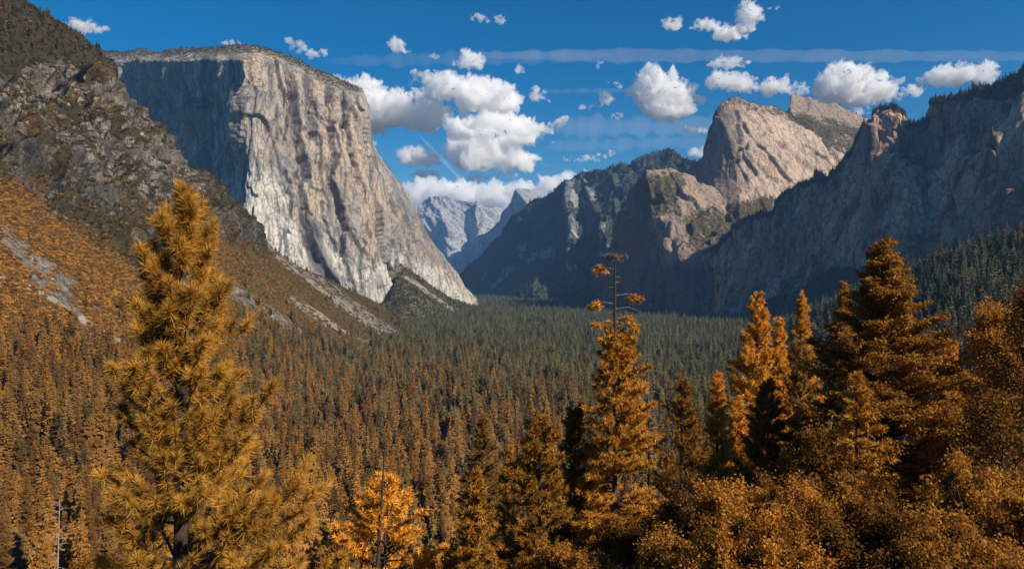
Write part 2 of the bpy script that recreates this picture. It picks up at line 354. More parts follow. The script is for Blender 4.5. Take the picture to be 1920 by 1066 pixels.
def lm_disp(px, py, W, N):
    r = lm_rock(px, py, W)
    Q = W.copy(); Q[..., 2] *= .7
    q = 1-.8*poly_mask(px, py, BROW, 20)
    S = W@np.array([[.9, .2, -.35], [-.2, .95, .1], [.35, -.05, .9]])
    d = facets(S, 85, 101, (1, 1, 1.1), .8, .5)*12*(r+.04)*q+facets(S, 32, 102, (1, 1, 1.2), .8, .6)*7*(.05+r)*q+facets(S, 12, 103, (1, 1, 1.1), .8, .6)*3.0*(.06+r)*q
    d = d+fbm(W, 90, 6, 111, .62, True)*13*(.12+r)*q
    d = d+fbm(W, 320, 4, 131)*30+(fbm(S, 190, 5, 132, .55, True)*26+facets(W, 60, 104, (1.6, 1.6, .7), .5, .6)*5)*r*q
    for pts, wd, pl in CHUTES: d = d-3*np.clip(1-line_dist(px, py, pts)/(wd*1.5), 0, 1)
    return d*np.interp(py, [0, 900, 1100], [1, .6, .4])
def lm_mask(px, py, W, N):
    r = lm_rock(px, py, W); nz = fbm(W, 90, 5, 141)
    veg = 1-.46*r; brow = poly_mask(px, py, BROW, 16)
    veg = np.maximum(veg, brow)
    veg = veg+.35*r*sstep(.35, .8, N[..., 2])+.75*r*nz+.3*r*fbm(W, 22, 4, 142)-.2*r*poly_mask(px, py, [(90,110),(230,150),(330,300),(350,330),(330,430),(200,330),(60,250),(0,260),(0,180)], 25)
    ch = 0*px; chp = 0*px
    wx = px+7*fbm(W, 26, 4, 151); wy = py+7*fbm(W, 26, 4, 152); br = .75+1.5*fbm(W, 16, 4, 153)
    for pts, wd, pl in CHUTES:
        c_ = np.clip((1.25-line_dist(wx, wy, pts)/(wd*1.25)*(1+.6*fbm(W, 9, 3, 158)))*br*1.3, 0, 1); ch = np.maximum(ch, c_); chp = np.maximum(chp, c_*pl)
    ch = ch*(1-r); veg = veg*(1-ch*.97)
    grass = poly_mask(px, py, [(0,318),(60,322),(120,350),(115,375),(60,350),(0,345)], 8)
    pale = np.clip(.05+nz*1.1+.5*fbm(W, 20, 4, 154), 0, 1)*r+chp*.8
    pale = pale+.5*sstep(-.1, .25, fbm(W, 40, 4, 159))*poly_mask(px, py, [(90,110),(230,150),(330,300),(350,330),(330,400),(200,330),(60,250),(0,260),(0,180)], 25)  # sunlit highlights of the crag painted in as paler patches
    pale = pale+.35*poly_mask(px, py, [(0,355),(40,340),(110,380),(130,430),(80,420)], 10)
    olive = np.clip(r*(.85+1.0*fbm(W, 60, 4, 155))+brow*.8+.5*poly_mask(px, py, [(430,350),(500,440),(640,540),(790,620),(780,640),(600,560),(480,480)], 14)+.8*sstep(.1, .4, fbm(W, 50, 4, 156))*.6, 0, 1)*(1-grass)
    veg = np.maximum(veg, grass*(.45+fbm(W, 14, 3, 157)))
    return dict(veg=np.clip(veg, 0, 1), pale=np.clip(pale, 0, .9), tan=np.clip(.3+nz, 0, 1)*r, dark=np.clip(.25-nz, 0, .7)*r, olive=olive)
relief('rocky_hillside', lm, 640, 560, M_near, lm_sky, lm_disp, lm_mask, sm=4, skyfade=.12, back=((12, -2), (60, -20), (200, -140), (400, -700)))

# ---- far background
cr_sky = [(700,400),(780,385),(800,375),(830,367),(845,370),(860,374),(884,377),(893,371),(905,379),(920,386),(945,390),(960,396),(1000,410)]
cr = [[(700,400,14500),(700,480,14000),(700,600,13500)], [(780,385,14500),(790,440,14000),(800,560,13500)], [(830,367,14300),(850,440,13600),(860,560,12800)],
 [(870,378,14200),(880,440,13800),(880,560,13000)], [(893,371,13900),(900,440,13300),(905,560,12600)], [(945,390,14200),(950,450,13600),(955,560,13000)], [(1010,410,14200),(1010,450,13600),(1010,560,13000)]]
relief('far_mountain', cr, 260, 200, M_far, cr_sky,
       lambda px, py, W, N: fbm(np.stack([W[..., 0]+W[..., 2]*.9, W[..., 1], W[..., 2]], -1), 900, 6, 201, .5, True, (1, 1, 2.4))*150+fbm(W, 150, 4, 211)*18,
       lambda px, py, W, N: dict(pale=np.clip(.95-.2*fbm(W, 500, 4, 221), 0, 1), veg=.25*sstep(.1, .5, fbm(W, 700, 4, 222))), sm=2, back=((100, -20), (800, -300), (2000, -2500)))
hd_sky = [(850,520),(865,490),(885,462),(905,444),(925,425),(938,408),(945,394),(952,388),(957,380),(961,368),(965,356),(970,353),(985,353),(1000,356),(1012,361),(1020,367),(1030,378),(1060,400)]
hd = [[(840,530,14000),(840,560,13900),(840,620,13800)], [(885,462,13500),(890,500,13350),(895,600,13300)], [(925,425,13000),(930,480,12900),(935,600,12800)],
 [(953,388,12500),(958,450,12350),(965,600,12200)], [(966,355,12150),(1003,400,11500),(1030,600,11200)], [(985,353,12350),(1018,395,11750),(1050,600,11500)],
 [(1012,361,12700),(1030,400,12500),(1060,600,12000)], [(1060,400,13100),(1060,450,12700),(1090,600,12000)]]
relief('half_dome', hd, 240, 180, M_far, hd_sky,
       lambda px, py, W, N: fbm(W, 500, 5, 231, .5, True, (1, 1, 3))*50*sstep(352, 420, py)+fbm(W, 100, 4, 241)*12,
       lambda px, py, W, N: dict(tan=1.0, pale=.5, veg=.3*sstep(420, 500, py)), sm=1, back=((60, 0), (250, -40), (900, -400), (1500, -2200)))
bpy.data.objects['half_dome'].name = 'dome_mountain'
sr_sky = [(840,540),(862,508),(875,492),(890,482),(905,464),(920,450),(935,437),(950,424),(970,408),(985,398),(1000,388),(1020,374),(1040,360),(1060,345),(1080,336),(1100,329),(1120,324),(1140,316),(1160,310),(1180,306),(1205,300),(1222,294),(1236,288),(1250,286),(1265,289),(1280,298),(1300,303),(1320,298),(1360,290),(1450,280)]
sr = [[(840,540,7600),(850,550,7500),(850,565,7400),(850,620,7000)], [(890,482,7600),(900,515,7300),(905,540,7000),(905,620,6500)], [(935,437,7650),(945,490,7150),(950,540,6700),(950,620,6200)],
 [(985,398,7700),(1000,460,7000),(1000,520,6500),(1000,620,5900)], [(1020,374,7600),(1035,400,7200),(1045,500,6700),(1050,620,6000)],
 [(1075,338,7400),(1070,370,6950),(1078,480,6600),(1080,620,5900)], [(1100,329,7500),(1092,380,7050),(1100,480,6700),(1110,620,5900)],
 [(1140,316,7400),(1135,400,6850),(1140,480,6500),(1150,620,5700)], [(1180,306,7500),(1170,380,7100),(1175,470,6700),(1185,620,5600)],
 [(1250,286,8000),(1230,350,7400),(1230,470,6700),(1240,620,5600)], [(1320,300,7800),(1320,400,7400),(1320,500,6900),(1320,620,6000)], [(1450,280,7800),(1450,400,7400),(1450,500,6900),(1450,620,6000)]]
sr = [[(a, b_, c_*(1-max(0, a-900)/420*.30)) for a, b_, c_ in r_] for r_ in sr]
sr_l = [([(985,420),(980,470),(960,520),(935,555)], 8, -38), ([(1068,350),(1072,400),(1070,450),(1062,500)], 7, -50), ([(1100,345),(1118,400),(1138,450),(1142,480)], 7, -40),
 ([(1040,370),(1042,440),(1035,500)], 10, 40), ([(1086,370),(1096,420),(1100,460)], 6, 40), ([(1150,330),(1155,400),(1160,440)], 7, -35), ([(1000,500),(1030,530),(1060,550)], 14, 36)]
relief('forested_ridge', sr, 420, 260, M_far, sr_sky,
       lambda px, py, W, N: fbm(W, 800, 5, 251, .5, False, (1, 1, 1.6))*110+facets(W, 260, 252, (1, 1, 2.6), .7, .6)*22*sstep(960, 1020, px)*sstep(1320, 1200, px)+facets(W, 80, 253, (1, 1, 2), .7)*8+cracks(px, py, sr_l)+fbm(W, 60, 4, 261)*14,
       lambda px, py, W, N: dict(veg=np.clip(.85+.4*fbm(W, 400, 4, 271)-.9*sstep(-.15, .25, fbm(W, 110, 5, 272, .6, False, (1, 1, 2.2)))*np.clip(cracks(px+6*fbm(W, 200, 4, 273), py, [([(1070,350),(1078,400),(1074,460),(1062,500)], 16, -1), ([(1100,345),(1120,400),(1140,450),(1120,490)], 16, -1), ([(960,470),(1000,475),(1030,470)], 20, -1), ([(925,540),(950,520),(955,512)], 14, -1)]), 0, 1), 0, 1), pale=.2, tan=.4), sm=2, back=((60, -5), (400, -30), (1500, -600), (1700, -2000)))

# ---- right side: three rock bodies and the shaded wall
LEAN = np.array([[.9, 0, -.43], [0, 1, 0], [.43, 0, .9]])
hc_sky = [(1440,240),(1470,216),(1478,214),(1480,184),(1484,177),(1500,176),(1515,180),(1540,190),(1565,197),(1580,206),(1600,214),(1616,222),(1650,240),(1700,250)]
hc = [[(1430,240,4600),(1430,300,4400),(1430,420,4200)], [(1476,214,4600),(1476,260,4450),(1476,420,4200)], [(1481,180,4600),(1484,240,4450),(1490,420,4200)],
 [(1510,178,4650),(1510,250,4450),(1510,420,4200)], [(1560,196,4800),(1560,260,4450),(1560,420,4100)], [(1616,222,5000),(1610,280,4550),(1610,420,4100)], [(1720,250,5200),(1700,300,4700),(1700,420,4200)]]
relief('rock_pinnacle', hc, 260, 200, M_cath, hc_sky, lambda px, py, W, N: fbm(W, 260, 5, 301)*30+facets(W, 160, 302, (1, 1, 2), .5, .6)*10+facets(W, 50, 303, tilt=.6)*3+fbm(W, 20, 3, 311)*4,
       lambda px, py, W, N: dict(veg=np.clip(.62*sstep(200, 225, py-(px-1520)*.25)+.3*fbm(W, 100, 4, 312), 0, 1), dark=.35), sm=1, back=((40, -2), (200, -60), (500, -500), (600, -1500)))
mc_sky = [(1270,340),(1290,325),(1300,312),(1312,298),(1320,272),(1328,252),(1335,232),(1343,212),(1352,198),(1362,190),(1385,182),(1400,186),(1412,188),(1430,196),(1450,204),(1475,212),(1500,222),(1530,232),(1560,238),(1600,246),(1650,262),(1700,290)]
mc = [[(1262,345,3950),(1262,380,3900),(1262,430,3850),(1262,560,3800)], [(1295,318,3900),(1295,360,3800),(1300,430,3700),(1300,560,3650)],
 [(1325,260,3820),(1330,320,3700),(1335,400,3600),(1340,560,3350)], [(1345,210,3780),(1370,260,3640),(1385,345,3560),(1390,560,3180)],
 [(1385,183,3850),(1400,240,3700),(1410,340,3590),(1410,560,3200)], [(1430,196,3980),(1450,260,3780),(1460,360,3640),(1460,560,3330)],
 [(1500,222,4150),(1510,280,3920),(1520,370,3750),(1520,560,3600)], [(1560,238,4300),(1570,300,4050),(1580,380,3900),(1580,560,3700)], [(1700,290,4600),(1700,340,4300),(1700,400,4100),(1700,560,3900)]]
mc = [[(a, b_, y+300) for a, b_, y in c_] for c_ in mc]
mc_l = [([(1404,200),(1412,225),(1420,240)], 7, 30), ([(1382,215),(1388,260),(1385,300)], 6, -25), ([(1480,240),(1520,270),(1570,300)], 8, 20), ([(1450,265),(1490,290),(1530,320)], 5, 14), ([(1420,300),(1440,330),(1480,345)], 5, 12)]
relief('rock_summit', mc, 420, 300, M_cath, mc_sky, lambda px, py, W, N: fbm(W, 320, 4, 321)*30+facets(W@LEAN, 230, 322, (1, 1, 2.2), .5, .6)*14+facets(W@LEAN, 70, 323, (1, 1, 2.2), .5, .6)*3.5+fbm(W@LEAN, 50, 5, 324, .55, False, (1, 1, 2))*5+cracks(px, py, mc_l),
       lambda px, py, W, N: dict(veg=np.clip(.75*sstep(345, 375, py+.25*(px-1450)*(px < 1450))*sstep(1480, 1440, px)*sstep(1300, 1345, px)+.5*sstep(26, 8, py-np.interp(px, [p[0] for p in mc_sky], [p[1] for p in mc_sky]))+.6*poly_mask(px, py, [(1470,205),(1620,240),(1590,285),(1540,265),(1490,235)], 8), 0, 1),
       pale=np.clip(.55+.5*fbm(W, 150, 3, 332), 0, 1)*sstep(1380, 1420, px), tan=.6*sstep(1380, 1420, px), dark=.35*sstep(1400, 1370, px)+.4*sstep(.1, .4, fbm(W, 60, 4, 333, stretch=(1, 1, 1.5)))), sm=1, back=((30, 0), (150, -20), (500, -300), (700, -1500)))  # shaded left facet painted darker, sunlit right slab paler and tanner
lc_sky = [(1110,600),(1122,556),(1128,530),(1136,500),(1141,470),(1146,445),(1152,418),(1162,398),(1172,392),(1180,375),(1187,352),(1194,335),(1203,320),(1215,315),(1232,316),(1250,318),(1268,322),(1285,328),(1300,338),(1318,350),(1332,357),(1345,366),(1362,378),(1378,388),(1395,402),(1420,420),(1470,440)]
lc = [[(1105,610,4400),(1105,615,4390),(1105,620,4380),(1105,680,4300)], [(1122,556,4330),(1124,575,4310),(1124,590,4290),(1124,680,4200)], [(1141,470,4220),(1145,500,4200),(1145,540,4170),(1145,680,4080)],
 [(1155,412,4130),(1162,440,4100),(1165,500,4050),(1170,680,3950)], [(1187,352,3850),(1195,390,3800),(1205,440,3770),(1205,680,3680)], [(1212,315,3800),(1220,390,3730),(1232,475,3650),(1235,680,3550)],
 [(1250,318,3860),(1258,400,3720),(1265,488,3530),(1268,680,3440)], [(1285,328,3900),(1296,410,3690),(1302,490,3450),(1302,680,3350)], [(1320,350,3930),(1328,420,3690),(1335,482,3400),(1335,680,3300)],
 [(1378,388,3960),(1380,440,3700),(1375,475,3430),(1375,680,3320)], [(1470,440,3990),(1470,470,3750),(1470,500,3550),(1470,680,3400)]]
lc_l = [([(1250,440),(1262,460),(1268,500),(1266,540)], 6, 14), ([(1200,420),(1225,460),(1250,480)], 8, 12), ([(1320,490),(1322,540),(1320,590)], 9, 30), ([(1235,330),(1240,380),(1232,430)], 7, -20)]
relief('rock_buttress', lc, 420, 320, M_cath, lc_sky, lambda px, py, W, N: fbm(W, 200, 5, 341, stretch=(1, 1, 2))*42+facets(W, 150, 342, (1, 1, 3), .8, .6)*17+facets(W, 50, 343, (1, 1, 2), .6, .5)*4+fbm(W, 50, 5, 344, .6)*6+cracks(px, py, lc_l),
       lambda px, py, W, N: dict(veg=np.clip(.6*poly_mask(px, py, [(1270,400),(1330,385),(1400,420),(1380,460),(1330,478),(1290,470)], 14)+.62*poly_mask(px, py, [(1190,320),(1280,322),(1290,345),(1260,400),(1200,420),(1180,380)], 12)+.8*sstep(575, 600, py), 0, 1),
       dark=np.clip(.6*sstep(480, 510, py)+.8*sstep(1240, 1200, px)+.3, 0, .9), tan=.3), sm=6, back=((30, 0), (120, -30), (400, -400), (500, -1500)))  # dark paints in the shade of the left face and lower wall
rw_sky = [(1320,500),(1340,474),(1352,452),(1376,432),(1400,420),(1430,410),(1462,390),(1480,371),(1500,352),(1520,342),(1545,331),(1562,314),(1582,288),(1602,254),(1620,226),(1634,208),(1650,201),(1668,199),(1690,203),(1706,206),(1714,211),(1722,213),(1732,203),(1742,198),(1762,190),(1775,177),(1798,171),(1815,175),(1835,172),(1850,160),(1870,150),(1886,135),(1900,124),(1920,110),(1960,110),(2050,170),(2400,330)]
rw = [[(1310,510,3450),(1312,540,3440),(1316,580,3400),(1318,700,3300)], [(1345,465,3330),(1350,510,3260),(1352,570,3190),(1352,700,3050)], [(1400,420,3260),(1405,490,3160),(1410,560,3080),(1410,700,2900)],
 [(1462,390,3180),(1470,460,3070),(1475,540,2960),(1475,700,2780)], [(1520,342,3100),(1530,430,2960),(1540,520,2860),(1540,700,2650)], [(1580,290,3000),(1590,390,2850),(1600,500,2740),(1600,700,2520)],
 [(1636,206,2900),(1650,340,2720),(1655,470,2600),(1655,700,2400)], [(1700,205,2830),(1705,330,2640),(1710,460,2500),(1710,700,2300)], [(1722,222,2900),(1738,330,2640),(1740,450,2470),(1740,700,2260)],
 [(1765,190,2720),(1775,320,2520),(1780,450,2370),(1780,700,2180)], [(1835,172,2580),(1840,310,2380),(1845,440,2220),(1845,700,2050)], [(1920,110,2400),(1920,290,2200),(1920,430,2050),(1920,700,1900)],
 [(2050,170,2350),(2050,290,2150),(2050,420,1850),(2050,700,1700)], [(2400,330,2200),(2400,380,2000),(2400,430,1850),(2400,700,1700)]]
rw_l = [([(1722,215),(1712,260),(1700,300),(1690,330)], 6, 24), ([(1560,330),(1640,350),(1720,390),(1740,430)], 5, 12), ([(1760,230),(1770,330),(1800,400),(1810,440)], 12, 35), ([(1845,220),(1800,300),(1770,360)], 6, 15),
 ([(1640,220),(1640,300),(1620,380)], 7, -18), ([(1880,200),(1885,300),(1900,400)], 10, -30), ([(1500,360),(1510,450),(1505,520)], 8, 14), ([(1420,440),(1425,500)], 6, 12)]
relief('shaded_cliff', rw, 560, 360, M_right, rw_sky, lambda px, py, W, N: fbm(W, 240, 5, 361, stretch=(1, 1, 3.5))*62+facets(W, 150, 362, (1, 1, 4.5), .8, .4)*24+facets(W, 42, 363, (1, 1, 4), .7)*6+facets(W, 16, 364, (1, 1, 2), .7)*2.2+cracks(px, py, rw_l),
       lambda px, py, W, N: dict(veg=np.clip(sstep(18, 2, py-np.interp(px, [p[0] for p in rw_sky], [p[1] for p in rw_sky]))*.6+.95*sstep(0, 34, py-np.interp(px, [1300,1400,1500,1560,1700,1900,2000], [585,570,520,490,470,420,400]))+.7*poly_mask(px, py, [(1780,178),(1830,172),(1920,105),(2000,80),(2000,170),(1900,180),(1820,190)], 6), 0, 1),
       pale=np.clip(.2+1.0*fbm(W, 160, 4, 372, stretch=(1, 1, 3)), 0, 1), tan=.5*poly_mask(px, py, [(1700,215),(1722,225),(1715,260),(1695,290)], 5)), sm=1, skyfade=.25, back=((30, 4), (150, 0), (500, -100), (900, -900)))
# ---- forested hill on the right
rh = [[(1380,640,2000),(1380,690,1500),(1380,800,1000),(1380,1000,500)], [(1500,606,1700),(1500,660,1300),(1500,760,900),(1500,1000,430)], [(1600,565,1550),(1600,630,1200),(1600,740,800),(1600,1000,400)],
 [(1700,520,1400),(1700,600,1050),(1700,720,700),(1700,1000,360)], [(1800,486,1280),(1800,580,930),(1800,700,640),(1800,1000,330)], [(1920,448,1180),(1920,560,840),(1920,680,570),(1920,1000,300)], [(2300,390,1150),(2300,500,840),(2300,650,500),(2300,1000,280)]]
relief('forested_hill', rh, 160, 120, M_floor, None, lambda px, py, W, N: fbm(W, 160, 4, 381)*8, None, sm=2, back=((30, -2), (120, -30), (300, -300)))
#@@END_SETTING@@

# ================================================================== VEGETATION
def foliage_mat(name, ca, cb, zone=False, trans=.35, rough=.7):
    """ca and cb are the two leaf tones of the kind; zone = trees up the valley are the other kind's colour"""
    m, n, out = newmat(name); b = NB(n)
    oi = b.n('ShaderNodeObjectInfo'); rnd = oi.outputs['Random']; pos = b.n('ShaderNodeNewGeometry').outputs['Position']
    if zone:
        sx = b.n('ShaderNodeSeparateXYZ'); b.set(sx.inputs[0], oi.outputs['Location'])
        u = b.math('ADD', sx.outputs[1], b.math('MULTIPLY', b.math('MAXIMUM', sx.outputs[0], -150.), 1.7))
        u = b.math('ADD', u, b.math('MULTIPLY', b.math('SUBTRACT', rnd, .5), 1500))
        c = b.mix(b.ramp(u, 250, 1800), ca, cb)
        c = b.mix(b.ramp(b.math('FRACT', b.math('MULTIPLY', rnd, 37.7)), .80, 1., 0, .75), c, (.075, .055, .02))
    else: c = b.mix(b.attr('tone'), ca, cb)
    v = b.n('ShaderNodeHueSaturation'); b.set(v.inputs['Color'], c); b.set(v.inputs['Value'], b.ramp(b.math('FRACT', b.math('MULTIPLY', rnd, 13.3)), 0, 1, .45, 1.45))
    c = v.outputs[0]
    d = b.n('ShaderNodeBsdfPrincipled'); b.set(d.inputs['Base Color'], c); d.inputs['Roughness'].default_value = rough; d.inputs['Specular IOR Level'].default_value = .25
    t = b.n('ShaderNodeBsdfTranslucent'); b.set(t.inputs[0], c)
    x = b.n('ShaderNodeMixShader'); x.inputs[0].default_value = trans; n.links.new(d.outputs[0], x.inputs[1]); n.links.new(t.outputs[0], x.inputs[2]); n.links.new(x.outputs[0], out.inputs[0]); return m
def bark_mat(name, a, c_):
    m, n, out = newmat(name); b = NB(n); pos = b.n('ShaderNodeNewGeometry').outputs['Position']
    ns = b.noise(b.mapv(pos, (1, 1, .25)), 9, 6, .7)
    bs = b.n('ShaderNodeBsdfPrincipled'); b.set(bs.inputs['Base Color'], b.mix(b.ramp(ns, .35, .65), a, c_)); bs.inputs['Roughness'].default_value = .95
    b.set(bs.inputs['Normal'], b.bump(ns, .05, .8)); n.links.new(bs.outputs[0], out.inputs[0]); return m
M_bark = bark_mat('bark', (.022, .016, .012), (.065, .045, .033)); M_dead = bark_mat('bare_wood', (.16, .13, .11), (.42, .38, .34)); M_deadbrown = bark_mat('weathered_wood', (.07, .05, .04), (.2, .15, .11))
M_conifer = foliage_mat('conifer_needles', (.205, .092, .0155), (.105, .104, .043), True, .03)
M_brush = foliage_mat('brush_leaves', (.37, .16, .024), (.14, .095, .028), True, .1)
M_dark_brush = foliage_mat('dark_brush_leaves', (.07, .055, .02), (.05, .05, .025), False, .1)
M_pine = foliage_mat('pine_needles', (.84, .40, .045), (.38, .165, .02), False, .22, .6)
M_gold = foliage_mat('golden_pine_needles', (.50, .25, .032), (.11, .052, .01), False, .04, .6)  # the darker tone stands in for shaded needles, scattered by tuft
M_leaf = foliage_mat('oak_leaves', (.60, .27, .036), (.12, .052, .011), False, .4, .8)
M_cedar = foliage_mat('cedar_sprays', (.84, .38, .042), (.38, .16, .02), False, .35, .8)
M_olive = foliage_mat('olive_sprays', (.34, .18, .04), (.2, .12, .03), False, .3, .6)
def unit(v): return v/(np.linalg.norm(v, axis=-1, keepdims=True)+1e-12)
def conifer_crown(seed, H=36., Rm=4.4, tiers=38, per=8, n=4, base=.1, slim=.75):
    """spire of drooping sprays; every spray a fringe of small faces"""
    g = np.random.default_rng(seed); T = []
    f = np.linspace(base, .985, tiers); f = f+g.normal(0, .006, tiers)
    k = np.repeat(f, per); N = len(k); az = g.uniform(0, 2*math.pi, N)
    prof = np.minimum((1-k)**slim*1.05+.02, .55+.9*k/.5)*(1+.18*np.sin(k*37+seed))
    L = Rm*prof*g.uniform(.55, 1.15, N); D = np.stack([np.cos(az), np.sin(az), 0*az], -1)
    z0 = k*H; P0 = np.stack([0*z0, 0*z0, z0], -1); tri = []
    perp = np.stack([-D[:, 1], D[:, 0], 0*az], -1); wd = .38*L+.25
    def pt(t): return P0+D*(L*t)[:, None]+np.stack([0*t, 0*t, -.38*L*t**1.3+.12*L*t**4+.25*(1-t)], -1)
    for j in range(n):
        t0 = (j+.25)/n; t1 = min(t0+1.3/n, 1.08); a = pt(t0+g.normal(0, .04, N)); c = pt(t1+g.normal(0, .04, N))
        for s in (-1, 1):
            sd = s*perp*(wd*(1.15-t0)*g.uniform(.7, 1.2, N))[:, None]; dn = np.array([0, 0, -1.])*(wd*g.uniform(.1, .75, N))[:, None]
            tri.append(np.stack([a+g.normal(0, .05, (N, 3)), c, (a+c)/2+sd+dn], 1))
    tri.append(np.stack([pt(.3+0*L)+perp*.2, pt(.3+0*L)-perp*.2, pt(1.15+0*L)], 1))
    top = np.array([[[-.22, 0, H*.955], [.22, 0, H*.955], [0, 0, H*1.01]], [[0, -.22, H*.95], [0, .22, H*.95], [0, 0, H*1.01]]]); tri.append(top)
    V = np.concatenate(tri).reshape(-1, 3); return V, np.arange(len(V)).reshape(-1, 3)
def tubes(segs, sides=5):
    """segs: list of polylines [(x,y,z,r)...]"""
    Vs, Fs, off = [], [], 0; a = np.arange(sides)*2*math.pi/sides
    for s in segs:
        s = np.asarray(s, float); p = s[:, :3]; r = s[:, 3]; t = unit(np.gradient(p, axis=0)); up = np.where(np.abs(t[:, 2:3]) > .9, [[1., 0, 0]], [[0, 0, 1.]])
        u = unit(np.cross(t, up)); v = np.cross(t, u)
        ring = p[:, None]+(u[:, None]*np.cos(a)[None, :, None]+v[:, None]*np.sin(a)[None, :, None])*r[:, None, None]
        m = len(s); Vs.append(ring.reshape(-1, 3)); i = np.arange(m*sides).reshape(m, sides)+off; j = np.roll(i, -1, 1)
        Fs.append(np.stack([i[:-1], j[:-1], j[1:], i[1:]], -1).reshape(-1, 4)); off += m*sides
    return np.concatenate(Vs), np.concatenate(Fs)
def trunk_poly(H, r, lean=0., g=None, m=8):
    t = np.linspace(0, 1, m); x = lean*H*t; return np.stack([x, 0*t, H*t, r*(1-t)**.8+.015], -1)
CV = []
for i, (H, Rm, sl, tr, pe) in enumerate([(36, 4.8, .6, 44, 9), (33, 6.2, .75, 40, 10), (25, 5.6, .5, 34, 10)]):
    V, Fc = conifer_crown(50+i, H, Rm, tr, pe, 4, .1+.04*i, sl)
    cm = mesh_np('conifer_crown', V, Fc, M_conifer, False); tv, tf = tubes([trunk_poly(H*.97, .45)], 5); CV.append((cm, mesh_np('conifer_trunk', tv, tf, M_bark)))
FV = []
for i, (H, Rm, sl) in enumerate([(34, 5.4, .62), (30, 6.6, .8), (24, 6.2, .5), (17, 6.6, .38)]):
    V, Fc = conifer_crown(60+i, H, Rm, 24, 8, 2, .06, sl); FV.append(mesh_np('forest_conifer', V, Fc, M_conifer, False))
def shrub_mesh(seed, n, mat, leaf=.8, r=(2.6, 2.6, 2.0)):
    g = np.random.default_rng(seed); V = []
    K = 7; cc = g.normal(0, .45, (K, 3))*np.array(r); cc[:, 2] = np.abs(cc[:, 2])*.8+r[2]*.35; cr = g.uniform(.35, .62, K)*r[0]
    k = g.integers(0, K, n); d = unit(g.normal(0, 1, (n, 3))); d[:, 2] = np.where(d[:, 2] < -.2, -d[:, 2], d[:, 2])
    P = cc[k]+d*(cr[k]*g.uniform(.75, 1.08, n))[:, None]; P[:, 2] = np.maximum(P[:, 2], .05)
    u = unit(np.cross(d, g.normal(0, 1, (n, 3)))); v = np.cross(d, u)+d*.5*g.normal(0, 1, (n, 1)); sz = leaf*g.uniform(.6, 1.3, (n, 1))
    V = np.stack([P-u*sz*.5, P+u*sz*.5, P+v*sz], 1).reshape(-1, 3); return mesh_np('shrub', V, np.arange(len(V)).reshape(-1, 3), mat, False)
BV = [shrub_mesh(70+i, 170, M_brush) for i in range(3)]; DV = [shrub_mesh(80+i, 170, M_dark_brush) for i in range(2)]
def stuff(name, P, scl, variants, label, cat, seed=0):
    """one countless mass: points instanced with the variants"""
    g = np.random.default_rng(seed); n_ = len(P); me = bpy.data.meshes.new(name); me.vertices.add(n_); me.vertices.foreach_set('co', np.ascontiguousarray(P, np.float32).ravel())
    for nm, a in (('scl', scl), ('rot', g.uniform(0, 6.28, n_)), ('var', g.integers(0, len(variants), n_).astype(float)), ('tall', g.uniform(.8, 1.25, n_))):
        at = me.attributes.new(nm, 'FLOAT', 'POINT'); at.data.foreach_set('value', np.ascontiguousarray(a, np.float32))
    o = link(name, me); tag(o, label, cat, kind='stuff')
    ng = bpy.data.node_groups.new(name, 'GeometryNodeTree'); ng.interface.new_socket('Geometry', in_out='INPUT', socket_type='NodeSocketGeometry'); ng.interface.new_socket('Geometry', in_out='OUTPUT', socket_type='NodeSocketGeometry')
    N = ng.nodes; L = ng.links; gi = N.new('NodeGroupInput'); go = N.new('NodeGroupOutput'); jn = N.new('GeometryNodeJoinGeometry')
    def na(nm):
        x = N.new('GeometryNodeInputNamedAttribute'); x.data_type = 'FLOAT'; x.inputs[0].default_value = nm; return x.outputs[0]
    rot = N.new('ShaderNodeCombineXYZ'); L.new(na('rot'), rot.inputs[2]); sl = N.new('ShaderNodeCombineXYZ'); mu = N.new('ShaderNodeMath'); mu.operation = 'MULTIPLY'
    L.new(na('scl'), mu.inputs[0]); L.new(na('tall'), mu.inputs[1]); L.new(na('scl'), sl.inputs[0]); L.new(na('scl'), sl.inputs[1]); L.new(mu.outputs[0], sl.inputs[2])
    for i, vm in enumerate(variants):
        src = bpy.data.objects.new(vm.name, vm); oi = N.new('GeometryNodeObjectInfo'); oi.inputs[0].default_value = src
        cmpn = N.new('FunctionNodeCompare'); cmpn.data_type = 'FLOAT'; cmpn.operation = 'EQUAL'; L.new(na('var'), cmpn.inputs[0]); cmpn.inputs[1].default_value = i; cmpn.inputs['Epsilon'].default_value = .1
        ip = N.new('GeometryNodeInstanceOnPoints'); L.new(gi.outputs[0], ip.inputs['Points']); L.new(cmpn.outputs[0], ip.inputs['Selection']); L.new(oi.outputs['Geometry'], ip.inputs['Instance'])
        L.new(rot.outputs[0], ip.inputs['Rotation']); L.new(sl.outputs[0], ip.inputs['Scale']); L.new(ip.outputs[0], jn.inputs[0])
    L.new(jn.outputs[0], go.inputs[0]); md = o.modifiers.new('scatter', 'NODES'); md.node_group = ng; return o
